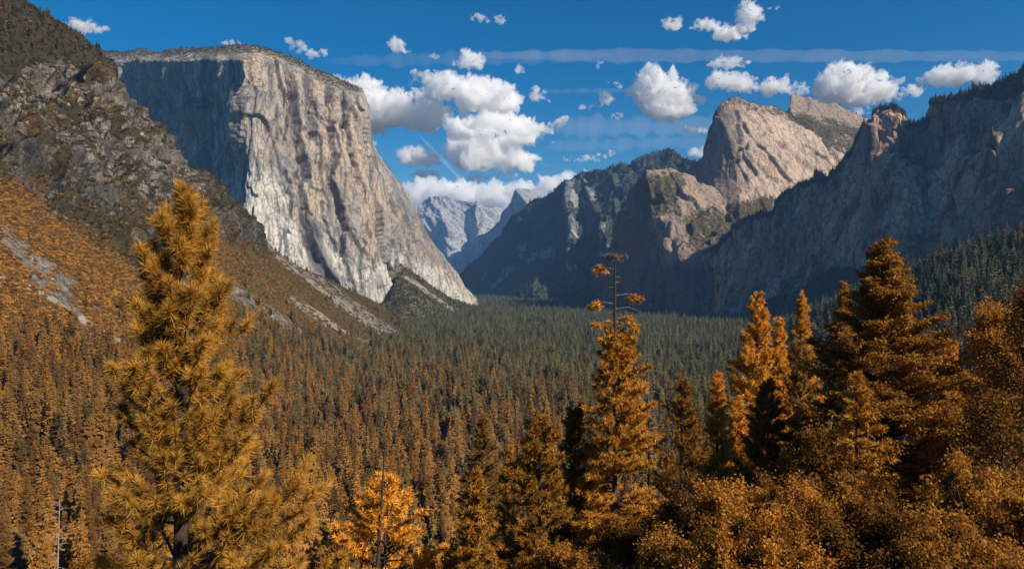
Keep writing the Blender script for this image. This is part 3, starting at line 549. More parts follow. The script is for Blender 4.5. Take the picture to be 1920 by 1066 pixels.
def scatter(nm, spacing, weight, seed=0):
    """random points on a relief's front, weight(px, py, W, N, at) in 0..1"""
    r = RELIEFS[nm]; W, Nn, px, py = r['W'], r['N'], r['px'], r['py']; g = np.random.default_rng(seed)
    a = W[1:, :-1]-W[:-1, :-1]; b_ = W[:-1, 1:]-W[:-1, :-1]; area = np.linalg.norm(np.cross(a, b_), axis=-1)
    area = np.minimum(area, np.abs(np.cross(a, b_)[..., 2])*1.6+area*.12)
    wt = weight(px[:-1, :-1], py[:-1, :-1], W[:-1, :-1], Nn[:-1, :-1], {k: v[:-1, :-1] for k, v in r['at'].items()})
    cnt = g.poisson(np.clip(area/spacing**2*np.clip(wt, 0, 1), 0, 40)); i, j = np.nonzero(cnt); rep = cnt[i, j]; i = np.repeat(i, rep); j = np.repeat(j, rep)
    u = g.random((len(i), 1)); v = g.random((len(i), 1)); P = W[i, j]+a[i, j]*u+b_[i, j]*v
    qx, qy = proj(P); k = (qx > -160) & (qx < 2080); return P[k]
# ---- where conifers stand: valley floor, foot of the left mountain, right hill
def under(P):  # height of the hillside reliefs is above the ground sheet where they show
    return P
pts = []
Y = 200.
while Y < 7200:
    sp = 8.6 if Y < 900 else (9.0 if Y < 1800 else (10 if Y < 3500 else 14))
    hw = Y*.80+30; nx = int(2*hw/sp); x = (np.arange(nx)-nx/2)*sp+rng.uniform(-.5, .5, nx)*sp*1.1; y = Y+rng.uniform(-.5, .5, nx)*sp*1.1
    pts.append(np.stack([x, y, ground_z(x, y)], -1)); Y += sp
P = np.concatenate(pts)
dens = fbm(P*np.array([1, 1, 0]), 60, 3, 401); P = P[(rng.random(len(P)) < np.clip(.95+dens*1.9+.8*fbm(P*np.array([1, 1, 0]), 18, 2, 403), .10, 1))]
qx, qy = proj(P); P = P[(qx > -60) & (qx < 1980) & (P[:, 1] > 210)]
qx, qy = proj(P)
lim = np.interp(qx, [-60, 300, 560, 700, 830, 905, 1120, 1320, 1480, 1980], [1e9, 1e9, 1e9, 1e9, 1e9, 1e9, 1e9, 1e9, 1e9, 1e9])
P_floor = P
TL = ([-600, 0, 200, 380, 450, 560, 700, 790, 830], [560, 590, 640, 640, 600, 640, 675, 660, 640])
P_left = scatter('rocky_hillside', 7.6, lambda px, py, W, N, at: sstep(-14, 16, py-np.interp(px, *TL)+14*fbm(W, 70, 3, 402))*(1-at['pale'])+.035*sstep(-130, 0, py-np.interp(px, *TL))*(1-at['pale']), 2)
P_hill = scatter('forested_hill', 7.4, lambda px, py, W, N, at: 1, 3)
P_wall = scatter('shaded_cliff', 13, lambda px, py, W, N, at: (at['veg'] > .55)*sstep(60, 200, py), 4)
P_tal = scatter('talus_slope', 16, lambda px, py, W, N, at: at['veg']*(.4+.6*(py > 560)), 5)
P_lc = scatter('rock_buttress', 14, lambda px, py, W, N, at: (at['veg'] > .6)*(py > 560), 6)
P_brow = scatter('rocky_hillside', 11, lambda px, py, W, N, at: poly_mask(px, py, BROW, 6)*.8+.06*lm_rock(px, py, W), 17)
P_sr = scatter('forested_ridge', 24, lambda px, py, W, N, at: sstep(.55, .9, at['veg']), 7)
def visible_depth_ok(P):
    """drops floor trees that stand inside a hillside"""
    keep = np.ones(len(P), bool); 
    for nm in ('rocky_hillside', 'forested_hill', 'talus_slope'):
        Wr = RELIEFS[nm]['W'][::4, ::4].reshape(-1, 3); cell = 25.
        key = np.round(Wr[:, :2]/cell).astype(int); dct = {}
        for (a, c_), z in zip(map(tuple, key), Wr[:, 2]): dct[(a, c_)] = max(dct.get((a, c_), -1e9), z)
        kp = np.round(P[:, :2]/cell).astype(int)
        hz = np.array([dct.get((a, c_), -1e9) for a, c_ in map(tuple, kp)]); keep &= hz < P[:, 2]+2
    return P[keep]
P_floor = visible_depth_ok(P_floor)
ALL = np.concatenate([P_floor, P_left, P_hill]); kf = np.concatenate([np.zeros(len(P_floor)), np.ones(len(P_left)), np.full(len(P_hill), 2)])
dst = np.linalg.norm(ALL, axis=1); sc_all = rng.uniform(.36, 1.15, len(ALL))*np.interp(dst, [200, 500, 1000], [.85, 1.05, 1.15])
sc_all = sc_all*np.where((kf == 1), np.interp(ALL[:, 2], [-150, -60, 60], [1, .75, .5]), 1)
qx, qy = proj(ALL+np.array([0, 0, 30.])); size = sc_all/dst*np.where((qx > 10) & (qx < 1910) & (qy < 1000), 1, 0)
order = np.argsort(-size); near = order[:300]; rest = np.setdiff1d(np.arange(len(ALL)), near)
for q, i in enumerate(near):
    cm, tm = CV[int(rng.integers(0, 3))]
    t = empty('conifer', ALL[i], float(rng.uniform(0, 6.28))); s_ = float(sc_all[i]); t.scale = (s_, s_, s_*float(rng.uniform(.85, 1.2)))
    zl, zg = (('rusty orange narrow conifer standing on the near valley floor among its like', 'conifers on the near valley floor'), ('narrow orange conifer growing at the wooded foot of the rocky left slope', 'conifers at the foot of the left slope'), ('dull narrow conifer growing on the wooded hill under the shaded cliff', 'conifers on the hill under the shaded cliff'))[int(kf[i])]
    tag(t, zl, 'tree', zg)
    link('crown', cm, t); link('trunk', tm, t)
farP = [ALL[rest], P_brow, P_wall, P_tal, P_lc, P_sr]
farS = [sc_all[rest], rng.uniform(.2, .5, len(P_brow)), rng.uniform(.5, 1, len(P_wall)), rng.uniform(.3, .8, len(P_tal)), rng.uniform(.5, 1, len(P_lc)), rng.uniform(.6, 1.1, len(P_sr))]
stuff('forest', np.concatenate(farP), np.concatenate(farS), FV, 'dense conifer forest filling the valley and the lower slopes', 'forest', 1)
print('forest points', [len(x) for x in farP])
# ---- brush and small trees on the rock
P_b = scatter('rocky_hillside', 3.4, lambda px, py, W, N, at: sstep(.35, .65, at['veg']+.5*fbm(W, 26, 3, 411))*sstep(60, -30, py-np.interp(px, *TL))*(1-.93*lm_rock(px, py, W)), 8)
stuff('brush', P_b, rng.uniform(.4, 1.15, len(P_b)), BV, 'orange brown brush covering the lower left mountainside', 'brush', 2)
P_d = scatter('rocky_hillside', 5.0, lambda px, py, W, N, at: lm_rock(px, py, W)*sstep(.25, .7, at['veg']+.55*fbm(W, 30, 3, 412))*.9, 9)
P_d2 = np.concatenate([scatter(nm, sp, lambda px, py, W, N, at: sstep(.4, .8, at['veg']), 10+i) for i, (nm, sp) in enumerate((('rock_summit', 13), ('rock_pinnacle', 14), ('rock_buttress', 12), ('granite_cliff', 15), ('talus_slope', 10), ('shaded_cliff', 12)))])
stuff('mountain_scrub', np.concatenate([P_d, P_d2]), np.concatenate([rng.uniform(.4, 1.2, len(P_d)), rng.uniform(.8, 2.0, len(P_d2))]), DV, 'dark scrub growing on the ledges of the rock walls', 'scrub', 3)
def rim_points(nm, x0, x1, n_, deep, seed):
    g = np.random.default_rng(seed); r = RELIEFS[nm]; W = r['W']; nb = r['nb']; k = np.nonzero((r['px'][:, nb] > x0) & (r['px'][:, nb] < x1))[0]
    i = g.choice(k, n_); j = nb-g.integers(0, deep+1, n_); f = g.random((n_, 1)); j2 = np.maximum(j-1, 0); return W[i, j]*(1-f*.8)+W[i, j2]*f*.8
P_r = np.concatenate([rim_points('granite_cliff', 150, 470, 420, 1, 1), rim_points('granite_cliff', 470, 690, 260, 1, 2), rim_points('granite_cliff', 690, 890, 120, 0, 3), rim_points('forested_ridge', 870, 1330, 900, 1, 4),
  rim_points('rock_pinnacle', 1480, 1620, 90, 1, 5), rim_points('rock_summit', 1340, 1600, 170, 1, 6), rim_points('rock_buttress', 1195, 1300, 70, 1, 7), rim_points('shaded_cliff', 1640, 1980, 90, 1, 8), rim_points('rocky_hillside', -20, 290, 230, 1, 9), rim_points('rocky_hillside', 290, 800, 260, 1, 10)])
stuff('rim_woods', P_r, rng.uniform(.3, .75, len(P_r))*np.where(P_r[:, 1] < 1800, .45, 1), [FV[1], FV[2], DV[0]], 'thin line of small conifers along the mountain crests', 'forest', 4)

# ---- the trees of the overlook, one by one
def skeleton(g, H, hb, Rm, prof, gap, per, e0, e1, sp, sub=.45, curve=22, side=0., lean=0.):
    """limbs as tapered polylines, and the points and directions where foliage sits"""
    segs = []; TP = []; TD = []; h = hb; k = 0
    tr = trunk_poly(H, .011*H+.05, lean, g, 12); segs.append(tr)
    while h < H*.985:
        f = (h-hb)/(H-hb)
        for q in range(per):
            az = g.uniform(0, 6.283); L = Rm*prof(f)*g.uniform(.6, 1.15)*(1+side*math.cos(az))
            if L < .12: L = .12
            el = R(e0+(e1-e0)*f**1.3+g.normal(0, 7)); m = 6; p = np.array([lean*h, 0, h+g.uniform(-.5, .5)*gap]); pts = [p.copy()]; dirs = []
            for j in range(m):
                e = el+R(curve)*(j/m)**1.5; d = np.array([math.cos(az)*math.cos(e), math.sin(az)*math.cos(e), math.sin(e)]); az += g.normal(0, .07); p = p+d*L/m; pts.append(p.copy()); dirs.append(d)
            dirs.append(dirs[-1]); pts = np.array(pts); r0 = .012*L+.006*H*.12+.006
            segs.append(np.column_stack([pts, np.linspace(r0, r0*.25, m+1)]))
            t = .3+.2*g.random()
            while t < 1.0:
                i = min(int(t*m), m-1); q0 = pts[i]+(pts[i+1]-pts[i])*(t*m-i); TP.append(q0); TD.append(dirs[i])
                if sub > 0:
                    l = sub*L*(1.15-t)*g.uniform(.5, 1.2); 
                    if l > sp*.6:
                        s_ = 1 if g.random() < .5 else -1; a2 = az+s_*R(g.uniform(35, 70)); e = el+R(g.uniform(0, 30)); d2 = np.array([math.cos(a2)*math.cos(e), math.sin(a2)*math.cos(e), math.sin(e)])
                        nn = max(2, int(l/sp)); 
                        segs.append(np.column_stack([np.array([q0, q0+d2*l*.5, q0+d2*l]), [r0*.45, r0*.35, r0*.2]]))
                        for w_ in range(1, nn+1): TP.append(q0+d2*l*w_/nn); TD.append(unit(d2+np.array([0, 0, .25])))
                t += sp/L*g.uniform(.7, 1.3)
            TP.append(pts[-1]); TD.append(dirs[-1])
        h += gap*g.uniform(.7, 1.3)*(1-.45*f)
    TP.append(np.array([lean*H, 0, H])); TD.append(np.array([0, 0, 1.]))
    return segs, np.array(TP), np.array(TD)
def needles(g, P, D, n, ln, wd, spread=.75, up=.15):
    N = len(P); p = np.repeat(P, n, 0); d = np.repeat(D, n, 0); nd = unit(d*.75+g.normal(0, spread, (N*n, 3))+np.array([0, 0, up])); l = ln*g.uniform(.65, 1.15, (N*n, 1))
    b0 = p+d*g.uniform(-.35, .25, (N*n, 1))*ln; sdv = unit(np.cross(nd, g.normal(0, 1, (N*n, 3))))*wd*.5; tip = b0+nd*l-np.array([0, 0, 1.])*l*.12
    V = np.stack([b0-sdv, b0+sdv, tip], 1).reshape(-1, 3); return V, np.repeat(g.random(N), n)*.7+.3*g.random(N*n)
def leaves(g, P, D, n, ln, rad, flat=1.):
    N = len(P); c = np.repeat(P, n, 0)+g.normal(0, rad, (N*n, 3))*np.array([1, 1, .7*flat]); u = unit(g.normal(0, 1, (N*n, 3))*np.array([1, 1, flat])); v = unit(np.cross(u, g.normal(0, 1, (N*n, 3)))); l = ln*g.uniform(.6, 1.2, (N*n, 1))
    V = np.stack([c-u*l*.5, c+v*l*.35, c+u*l*.5], 1); V2 = np.stack([c-u*l*.5, c+u*l*.5, c-v*l*.35], 1)
    return np.concatenate([V.reshape(-1, 3), V2.reshape(-1, 3)]), np.tile(np.repeat(g.random(N), n)*.7+.3*g.random(N*n), 2)
PROF = dict(tri=lambda f: (1-f)**.95+.03, cone=lambda f: (1-f)**.75+.04, pine=lambda f: min(1., (1-f)**.62*1.05+.05), column=lambda f: .55+.45*(1-f)*(f < .9)-.35*max(0, f-.75)*4*.7, round=lambda f: math.sin(math.pi*min(1, .18+.82*(1-f)))**.6*(.35+.65*(1-f)**.3), broad=lambda f: max(.25, math.sqrt(max(0, 1-(f*1.05-.35)**2*1.6))))
def hero(name, cat, label, px, pytop, Y, kind, mat, wpx, seed, hbf=.12, snag=0., H=None, dens=1., lean=0., side=0., bark=None, group=None, zb=None, tall=1.):
    g = np.random.default_rng(seed); x = (px-CX)/F*Y; zt = (HY-pytop)/F*Y; z0 = float(ground_z(x, Y))-.3
    if H: z0 = zt-H
    H = zt-z0; Rm = wpx/2/F*Y*(1 if kind in ('gold', 'oak') else 1.35); u_ = Y/60.; live = H*(1-snag)
    if kind == 'gold': S = skeleton(g, live, hbf*H, Rm, PROF['pine'], .43, 6, 14, 62, .27, .5, 28, side); V, tn = needles(g, S[1], S[2], int(130*dens), .22, .0115, .5, .12)
    elif kind == 'pine': S = skeleton(g, live, hbf*H, Rm, PROF['pine'], .75, 5, 2, 50, .45, .5, 25, side, lean); V, tn = needles(g, S[1], S[2], int(34*dens), .46, .075, .7)
    elif kind == 'spire': S = skeleton(g, live, hbf*H, Rm, PROF['cone'], .6, 6, -6, 45, .42, .45, 20, side, lean); V, tn = needles(g, S[1], S[2], int(30*dens), .42, .08, .7)
    elif kind == 'column': S = skeleton(g, live, hbf*H, Rm, PROF['column'], .65, 6, 0, 40, .45, .5, 22, side, lean); V, tn = needles(g, S[1], S[2], int(30*dens), .44, .08, .7)
    elif kind == 'cedar': S = skeleton(g, live, hbf*H, Rm, PROF['tri'], .62, 7, -4, 52, .5, .5, 14, side, lean); V, tn = leaves(g, S[1], S[2], int(24*dens), .22, .2, .6)
    elif kind == 'oak': S = skeleton(g, live, hbf*H, Rm, PROF['broad'], .8, 5, 15, 70, .6, .6, 15, side, lean); V, tn = leaves(g, S[1], S[2], int(16*dens), .2, .36)
    t = empty(name, (x, Y, z0)); tag(t, label, cat, group)
    segs = S[0]
    if snag:
        tp = segs[0]; tp[:, :3] = np.stack([lean*H*np.linspace(0, 1, 12), 0*np.arange(12), H*np.linspace(0, 1, 12)], -1); tp[:, 3] = np.linspace(tp[0, 3]*1.0, .07, 12)
    tv, tf = tubes(segs, 5); link('trunk', mesh_np('trunk', tv, tf, bark or M_bark), t)
    link('crown', mesh_np('crown', V, np.arange(len(V)).reshape(-1, 3), mat, False, None, dict(tone=tn[:len(V)//3])), t)
    return t, g
hero('pine_tree', 'tree', 'large golden pine with long bushy needle tufts, nearest tree, at the left of the valley', 338, 372, 12.0, 'gold', M_gold, 540, 501, .04, side=.10, dens=1.0)
t, g = hero('pine_tree', 'tree', 'tall orange pine with a bare dark broken top sticking up above the forest', 1153, 482, 52, 'column', M_pine, 125, 502, .25, snag=.19, side=.15)
H = (HY-482)/F*52-float(ground_z((1153-CX)/F*52, 52))+.3; segs = []; TP = []; TD = []
for dz, az, L, bushy in ((-.9, 3.0, 1.2, 1), (-1.5, .2, .5, 0), (-3.5, 3.2, 1.7, 1), (-2.9, .05, 1.9, 1), (-3.9, -.1, 2.0, 0), (-4.6, .3, 1.3, 1), (-2.3, 2.9, .6, 0), (-4.9, 3.3, 1.5, 1), (-5.2, .1, 1.7, 1), (-.1, 2.6, .7, 0), (-.2, .4, .7, 0), (-.3, 1.2, .6, 0), (-.05, 4.2, .6, 0), (-.3, -.6, .8, 0), (-1.9, .4, .5, 0), (-4.3, 2.6, 1.6, 0)):
    z = H+dz; d = np.array([math.cos(az), math.sin(az)*.5, 0]); p = np.array([[0, 0, z], d*L*.5+[0, 0, z+.08*L], d*L+[0, 0, z-.1*L]]); p[0, 2] = z
    segs.append(np.column_stack([p, [.06, .045, .02]]))
    for q in range(10 if bushy else 0): TP.append(p[2]*(1-q/22)+p[0]*q/22+g.normal(0, .16, 3)); TD.append(unit(d+g.normal(0, .4, 3)))
V, tn = needles(g, np.array(TP), np.array(TD), 34, .42, .075, .7); link('top_sprays', mesh_np('top_sprays', V, np.arange(len(V)).reshape(-1, 3), M_pine, False, None, dict(tone=tn)), t)
tv, tf = tubes(segs, 5); link('dead_branches', mesh_np('dead_branches', tv, tf, M_deadbrown), t)
V, tn = needles(g, np.array([[0, 0, H]])+g.normal(0, .28, (40, 3))*[1.2, 1, .35], unit(g.normal(0, 1, (40, 3))), 14, .4, .04, .8); link('withered_top', mesh_np('withered_top', V, np.arange(len(V)).reshape(-1, 3), M_deadbrown, False, None, None), t)
for nm_, lb, px, pt, Y_, kd, mt, wp, sd_, hb_, kw in (
 ('pine_tree', 'rounded orange pine column left of the tree with the broken top', 1012, 782, 50, 'column', M_pine, 115, 503, 0.2, dict()),
 ('pine_tree', 'slim orange pine squeezed between the rounded column and the broken topped pine', 1078, 770, 55, 'column', M_pine, 80, 504, 0.2, dict()),
 ('pine_tree', 'pointed bright orange pine standing low at the bottom centre of the view', 893, 888, 44, 'spire', M_pine, 110, 505, 0.1, dict()),
 ('pine_tree', 'wide low orange pine behind the dark leaning trunk at the bottom edge', 722, 905, 48, 'pine', M_pine, 200, 506, 0.3, dict(lean=0.0, dens=0.9)),
 ('pine_tree', 'dull olive brown conifer behind the pointed bright orange pine', 905, 775, 85, 'spire', M_olive, 120, 507, 0.1, dict()),
 ('pine_tree', 'open crowned orange pine with visible dark trunk right of the broken topped pine', 1278, 716, 58, 'pine', M_pine, 130, 508, 0.3, dict(dens=0.55)),
 ('fir_tree', 'brownish fir with a fine pyramid crown behind the open crowned pine', 1345, 700, 66, 'spire', M_cedar, 110, 509, 0.1, dict()),
 ('pine_tree', 'tall narrow orange pine with double knobby crown left of the big pyramid tree', 1418, 552, 75, 'pine', M_pine, 150, 510, 0.15, dict(dens=0.8)),
 ('pine_tree', 'shorter orange pine leaning against the right side of the double knobby one', 1462, 598, 84, 'pine', M_pine, 90, 511, 0.2, dict()),
 ('pine_tree', 'slender orange pine with a needle sharp tip left of the big pyramid tree', 1504, 546, 88, 'spire', M_pine, 105, 512, 0.15, dict()),
 ('pine_tree', 'dark shaded pine below the slender sharp tipped one', 1500, 640, 76, 'pine', M_olive, 130, 513, 0.2, dict()),
 ('fir_tree', 'dark orange fir standing close behind the left flank of the big pyramid tree', 1582, 528, 90, 'cedar', M_cedar, 170, 514, 0.12, dict()),
 ('cedar_tree', 'huge pyramid shaped orange tree with a bare dark lower trunk, tallest on the right', 1655, 450, 55, 'cedar', M_cedar, 330, 515, 0.3, dict(dens=1.0)),
 ('pine_tree', 'small orange pine with a thin dark trunk in front of the huge pyramid tree', 1606, 702, 46, 'spire', M_pine, 130, 516, 0.3, dict(dens=0.6)),
 ('pine_tree', 'bushy orange pine with twin tips just left of the small thin trunked pine', 1574, 682, 54, 'spire', M_pine, 120, 517, 0.1, dict()),
 ('pine_tree', 'slim orange pine rising right of the huge pyramid tree', 1780, 648, 70, 'column', M_pine, 80, 518, 0.15, dict()),
 ('oak_tree', 'broad orange oak with a spreading crown beside the right edge', 1868, 612, 58, 'oak', M_leaf, 240, 519, 0.2, dict()),
 ('oak_tree', 'tall orange oak cut off by the right edge of the view', 1935, 575, 50, 'oak', M_leaf, 200, 520, 0.2, dict()),
 ('oak_tree', 'rusty oak low between the slim pine and the broad oak', 1760, 790, 50, 'oak', M_leaf, 150, 521, 0.2, dict()),
 ('oak_tree', 'dark orange oak under the broad oak near the right edge', 1880, 800, 40, 'oak', M_leaf, 260, 522, 0.2, dict()),
 ('pine_tree', 'small orange pine between the rounded column and the straight dead pole', 955, 840, 70, 'spire', M_pine, 90, 523, 0.1, dict()),
 ('pine_tree', 'orange conifer with a ragged tip left of the double knobby pine', 1385, 745, 70, 'spire', M_pine, 110, 525, 0.1, dict()),
 ('pine_tree', 'orange pine half hidden behind the oak bushes below the double knobby pine', 1440, 720, 60, 'pine', M_pine, 140, 526, 0.15, dict()),
):
    hero(nm_, 'tree', lb, px, pt, Y_, kd, mt, wp, sd_, hb_, **kw)

def snag_tree(label, px, pt, Y, lean, r, mat, seed, nbr, Lb, foliage=0):
    g = np.random.default_rng(seed); x = (px-CX)/F*Y; zt = (HY-pt)/F*Y; z0 = float(ground_z(x, Y))-.3; H = zt-z0; tp = trunk_poly(H, r, lean, g, 10); tp[:, 0] -= lean*H; tp[:, 3] = np.maximum(tp[:, 3], r*.3)
    t = empty('dead_tree', (x, Y, z0)); tag(t, label, 'dead tree'); tv, tf = tubes([tp], 6); link('trunk', mesh_np('trunk', tv, tf, mat), t); segs = []
    for k in range(nbr):
        f = g.uniform(.45, .98); i = f*9; b0 = tp[int(i), :3]*(1-i%1)+tp[min(int(i)+1, 9), :3]*(i % 1); az = g.uniform(0, 6.28); L = Lb*(1.25-f)*g.uniform(.5, 1.2); d = np.array([math.cos(az), math.sin(az), g.uniform(-.1, .35)])
        q1 = b0+d*L*.5; q2 = b0+d*L+[0, 0, -.15*L]; segs.append(np.column_stack([np.array([b0, q1, q2]), [r*.22, r*.14, r*.06]]))
        for w_ in range(2): e = unit(d+g.normal(0, .5, 3)); segs.append(np.column_stack([np.array([q1, q1+e*L*.2, q1+e*L*.4-[0, 0, .05*L]]), [r*.1, r*.08, r*.04]]))
    tv, tf = tubes(segs, 4); link('branches', mesh_np('branches', tv, tf, mat), t)
snag_tree('dark bare leaning trunk in front of the wide low pine at the bottom', 722, 828, 46, .06, .22, M_bark, 601, 8, 1.6)
snag_tree('straight dark dead pole left of the rounded orange column', 967, 765, 64, .01, .2, M_bark, 602, 14, 1.4)
snag_tree('pale bare branching snag near the bottom left corner', 112, 935, 80, .03, .16, M_dead, 603, 30, 3.0)
snag_tree('thin bare brown pine pole just right of the broken topped pine', 1216, 600, 70, .0, .16, M_deadbrown, 604, 26, 2.6)
snag_tree('pale grey snag poking out of the bushes below the small thin trunked pine', 1560, 780, 50, .1, .1, M_dead, 605, 14, 1.5)
# ---- oak bushes filling the lower right, four shapes repeated
def bush_mesh(seed, n, r):
    g = np.random.default_rng(seed); K = 46; u = unit(g.normal(0, 1, (K, 3))); u[:, 2] = np.abs(u[:, 2])*1.0-.15; cc = u*np.array(r)*g.uniform(.35, 1.15, (K, 1)); cc[:, 2] += r[2]*.35; ki = g.integers(0, K, n); P = cc[ki]+g.normal(0, 1, (n, 3))*(np.array([.22, .22, .30])*g.uniform(.5, 1.35, (K, 1))[ki])
    V, tn = leaves(g, P, P, 1, .165, .05); tn = np.tile(g.random(K)[ki]*.75+.25*g.random(n), 2); return mesh_np('bush_leaves', V, np.arange(len(V)).reshape(-1, 3), M_leaf, False, None, dict(tone=tn)), [np.column_stack([np.array([[0, 0, -1.5], c*.5+[0, 0, -.2], c]), [.07, .05, .015]]) for c in cc[::2]]
BM = []
for i in range(4):
    fm, sg = bush_mesh(620+i, 17000, (2.5, 2.3, 2.1+.3*i)); tv, tf = tubes(sg, 4); BM.append((fm, mesh_np('bush_stems', tv, tf, M_bark)))
BUSH = [(1290,900,42,1.0),(1350,905,40,1.0),(1420,890,42,1.1),(1500,905,38,1.0),(1570,880,40,1.2),(1640,890,42,.9),(1760,940,36,.9),(1830,900,34,1.0),(1900,870,34,1.1),(1250,990,34,.9),(1330,985,31,.9),(1420,975,30,.9),
 (1510,985,29,.9),(1600,960,30,1.0),(1690,985,29,.9),(1780,975,28,.9),(1870,960,28,1.0),(1945,930,30,1.1),(1810,760,48,1.2),(1890,720,52,1.3),(1120,1010,44,.8),(1050,1020,46,.8),(860,1025,46,.7),(185,1040,40,.8),(1180,960,48,.9),(960,1000,52,.9),(610,1040,50,.8),(1530,830,50,1.2),(1930,1020,24,.8),(1390,1045,26,.7),(1560,1045,25,.8),(1740,1040,24,.8)]
ORD = 'rightmost,second from the right,third from the right,fourth from the right,fifth from the right,sixth from the right,seventh from the right,eighth from the right,ninth from the right,tenth from the right,eleventh from the right,twelfth from the right,thirteenth from the right,fourteenth from the right,fifteenth from the right,sixteenth from the right'.split(',')
BROW_N = {}
for nm_, sel in (('front row along the bottom edge', [b_ for b_ in BUSH if b_[2] < 31]), ('middle row', [b_ for b_ in BUSH if 31 <= b_[2] < 40]), ('back row under the tall trees', [b_ for b_ in BUSH if b_[2] >= 40])):
    for q, b_ in enumerate(sorted(sel, key=lambda b_: -b_[0])): BROW_N[b_] = 'leafy orange oak bush, '+ORD[q]+' in the '+nm_
for k, (px, pt, Y, s_) in enumerate(BUSH):
    fm, sm_ = BM[k % 4]; x = (px-CX)/F*Y; zt = (HY-pt)/F*Y
    t = empty('oak_bush', (x, Y, zt-3.6*s_), k*1.7); t.scale = (s_, s_, s_*(.85+.3*((k*37) % 10)/10)); tag(t, BROW_N[(px, pt, Y, s_)], 'bush', 'oak bushes on the slope below the overlook')
    link('foliage', fm, t); link('stems', sm_, t)


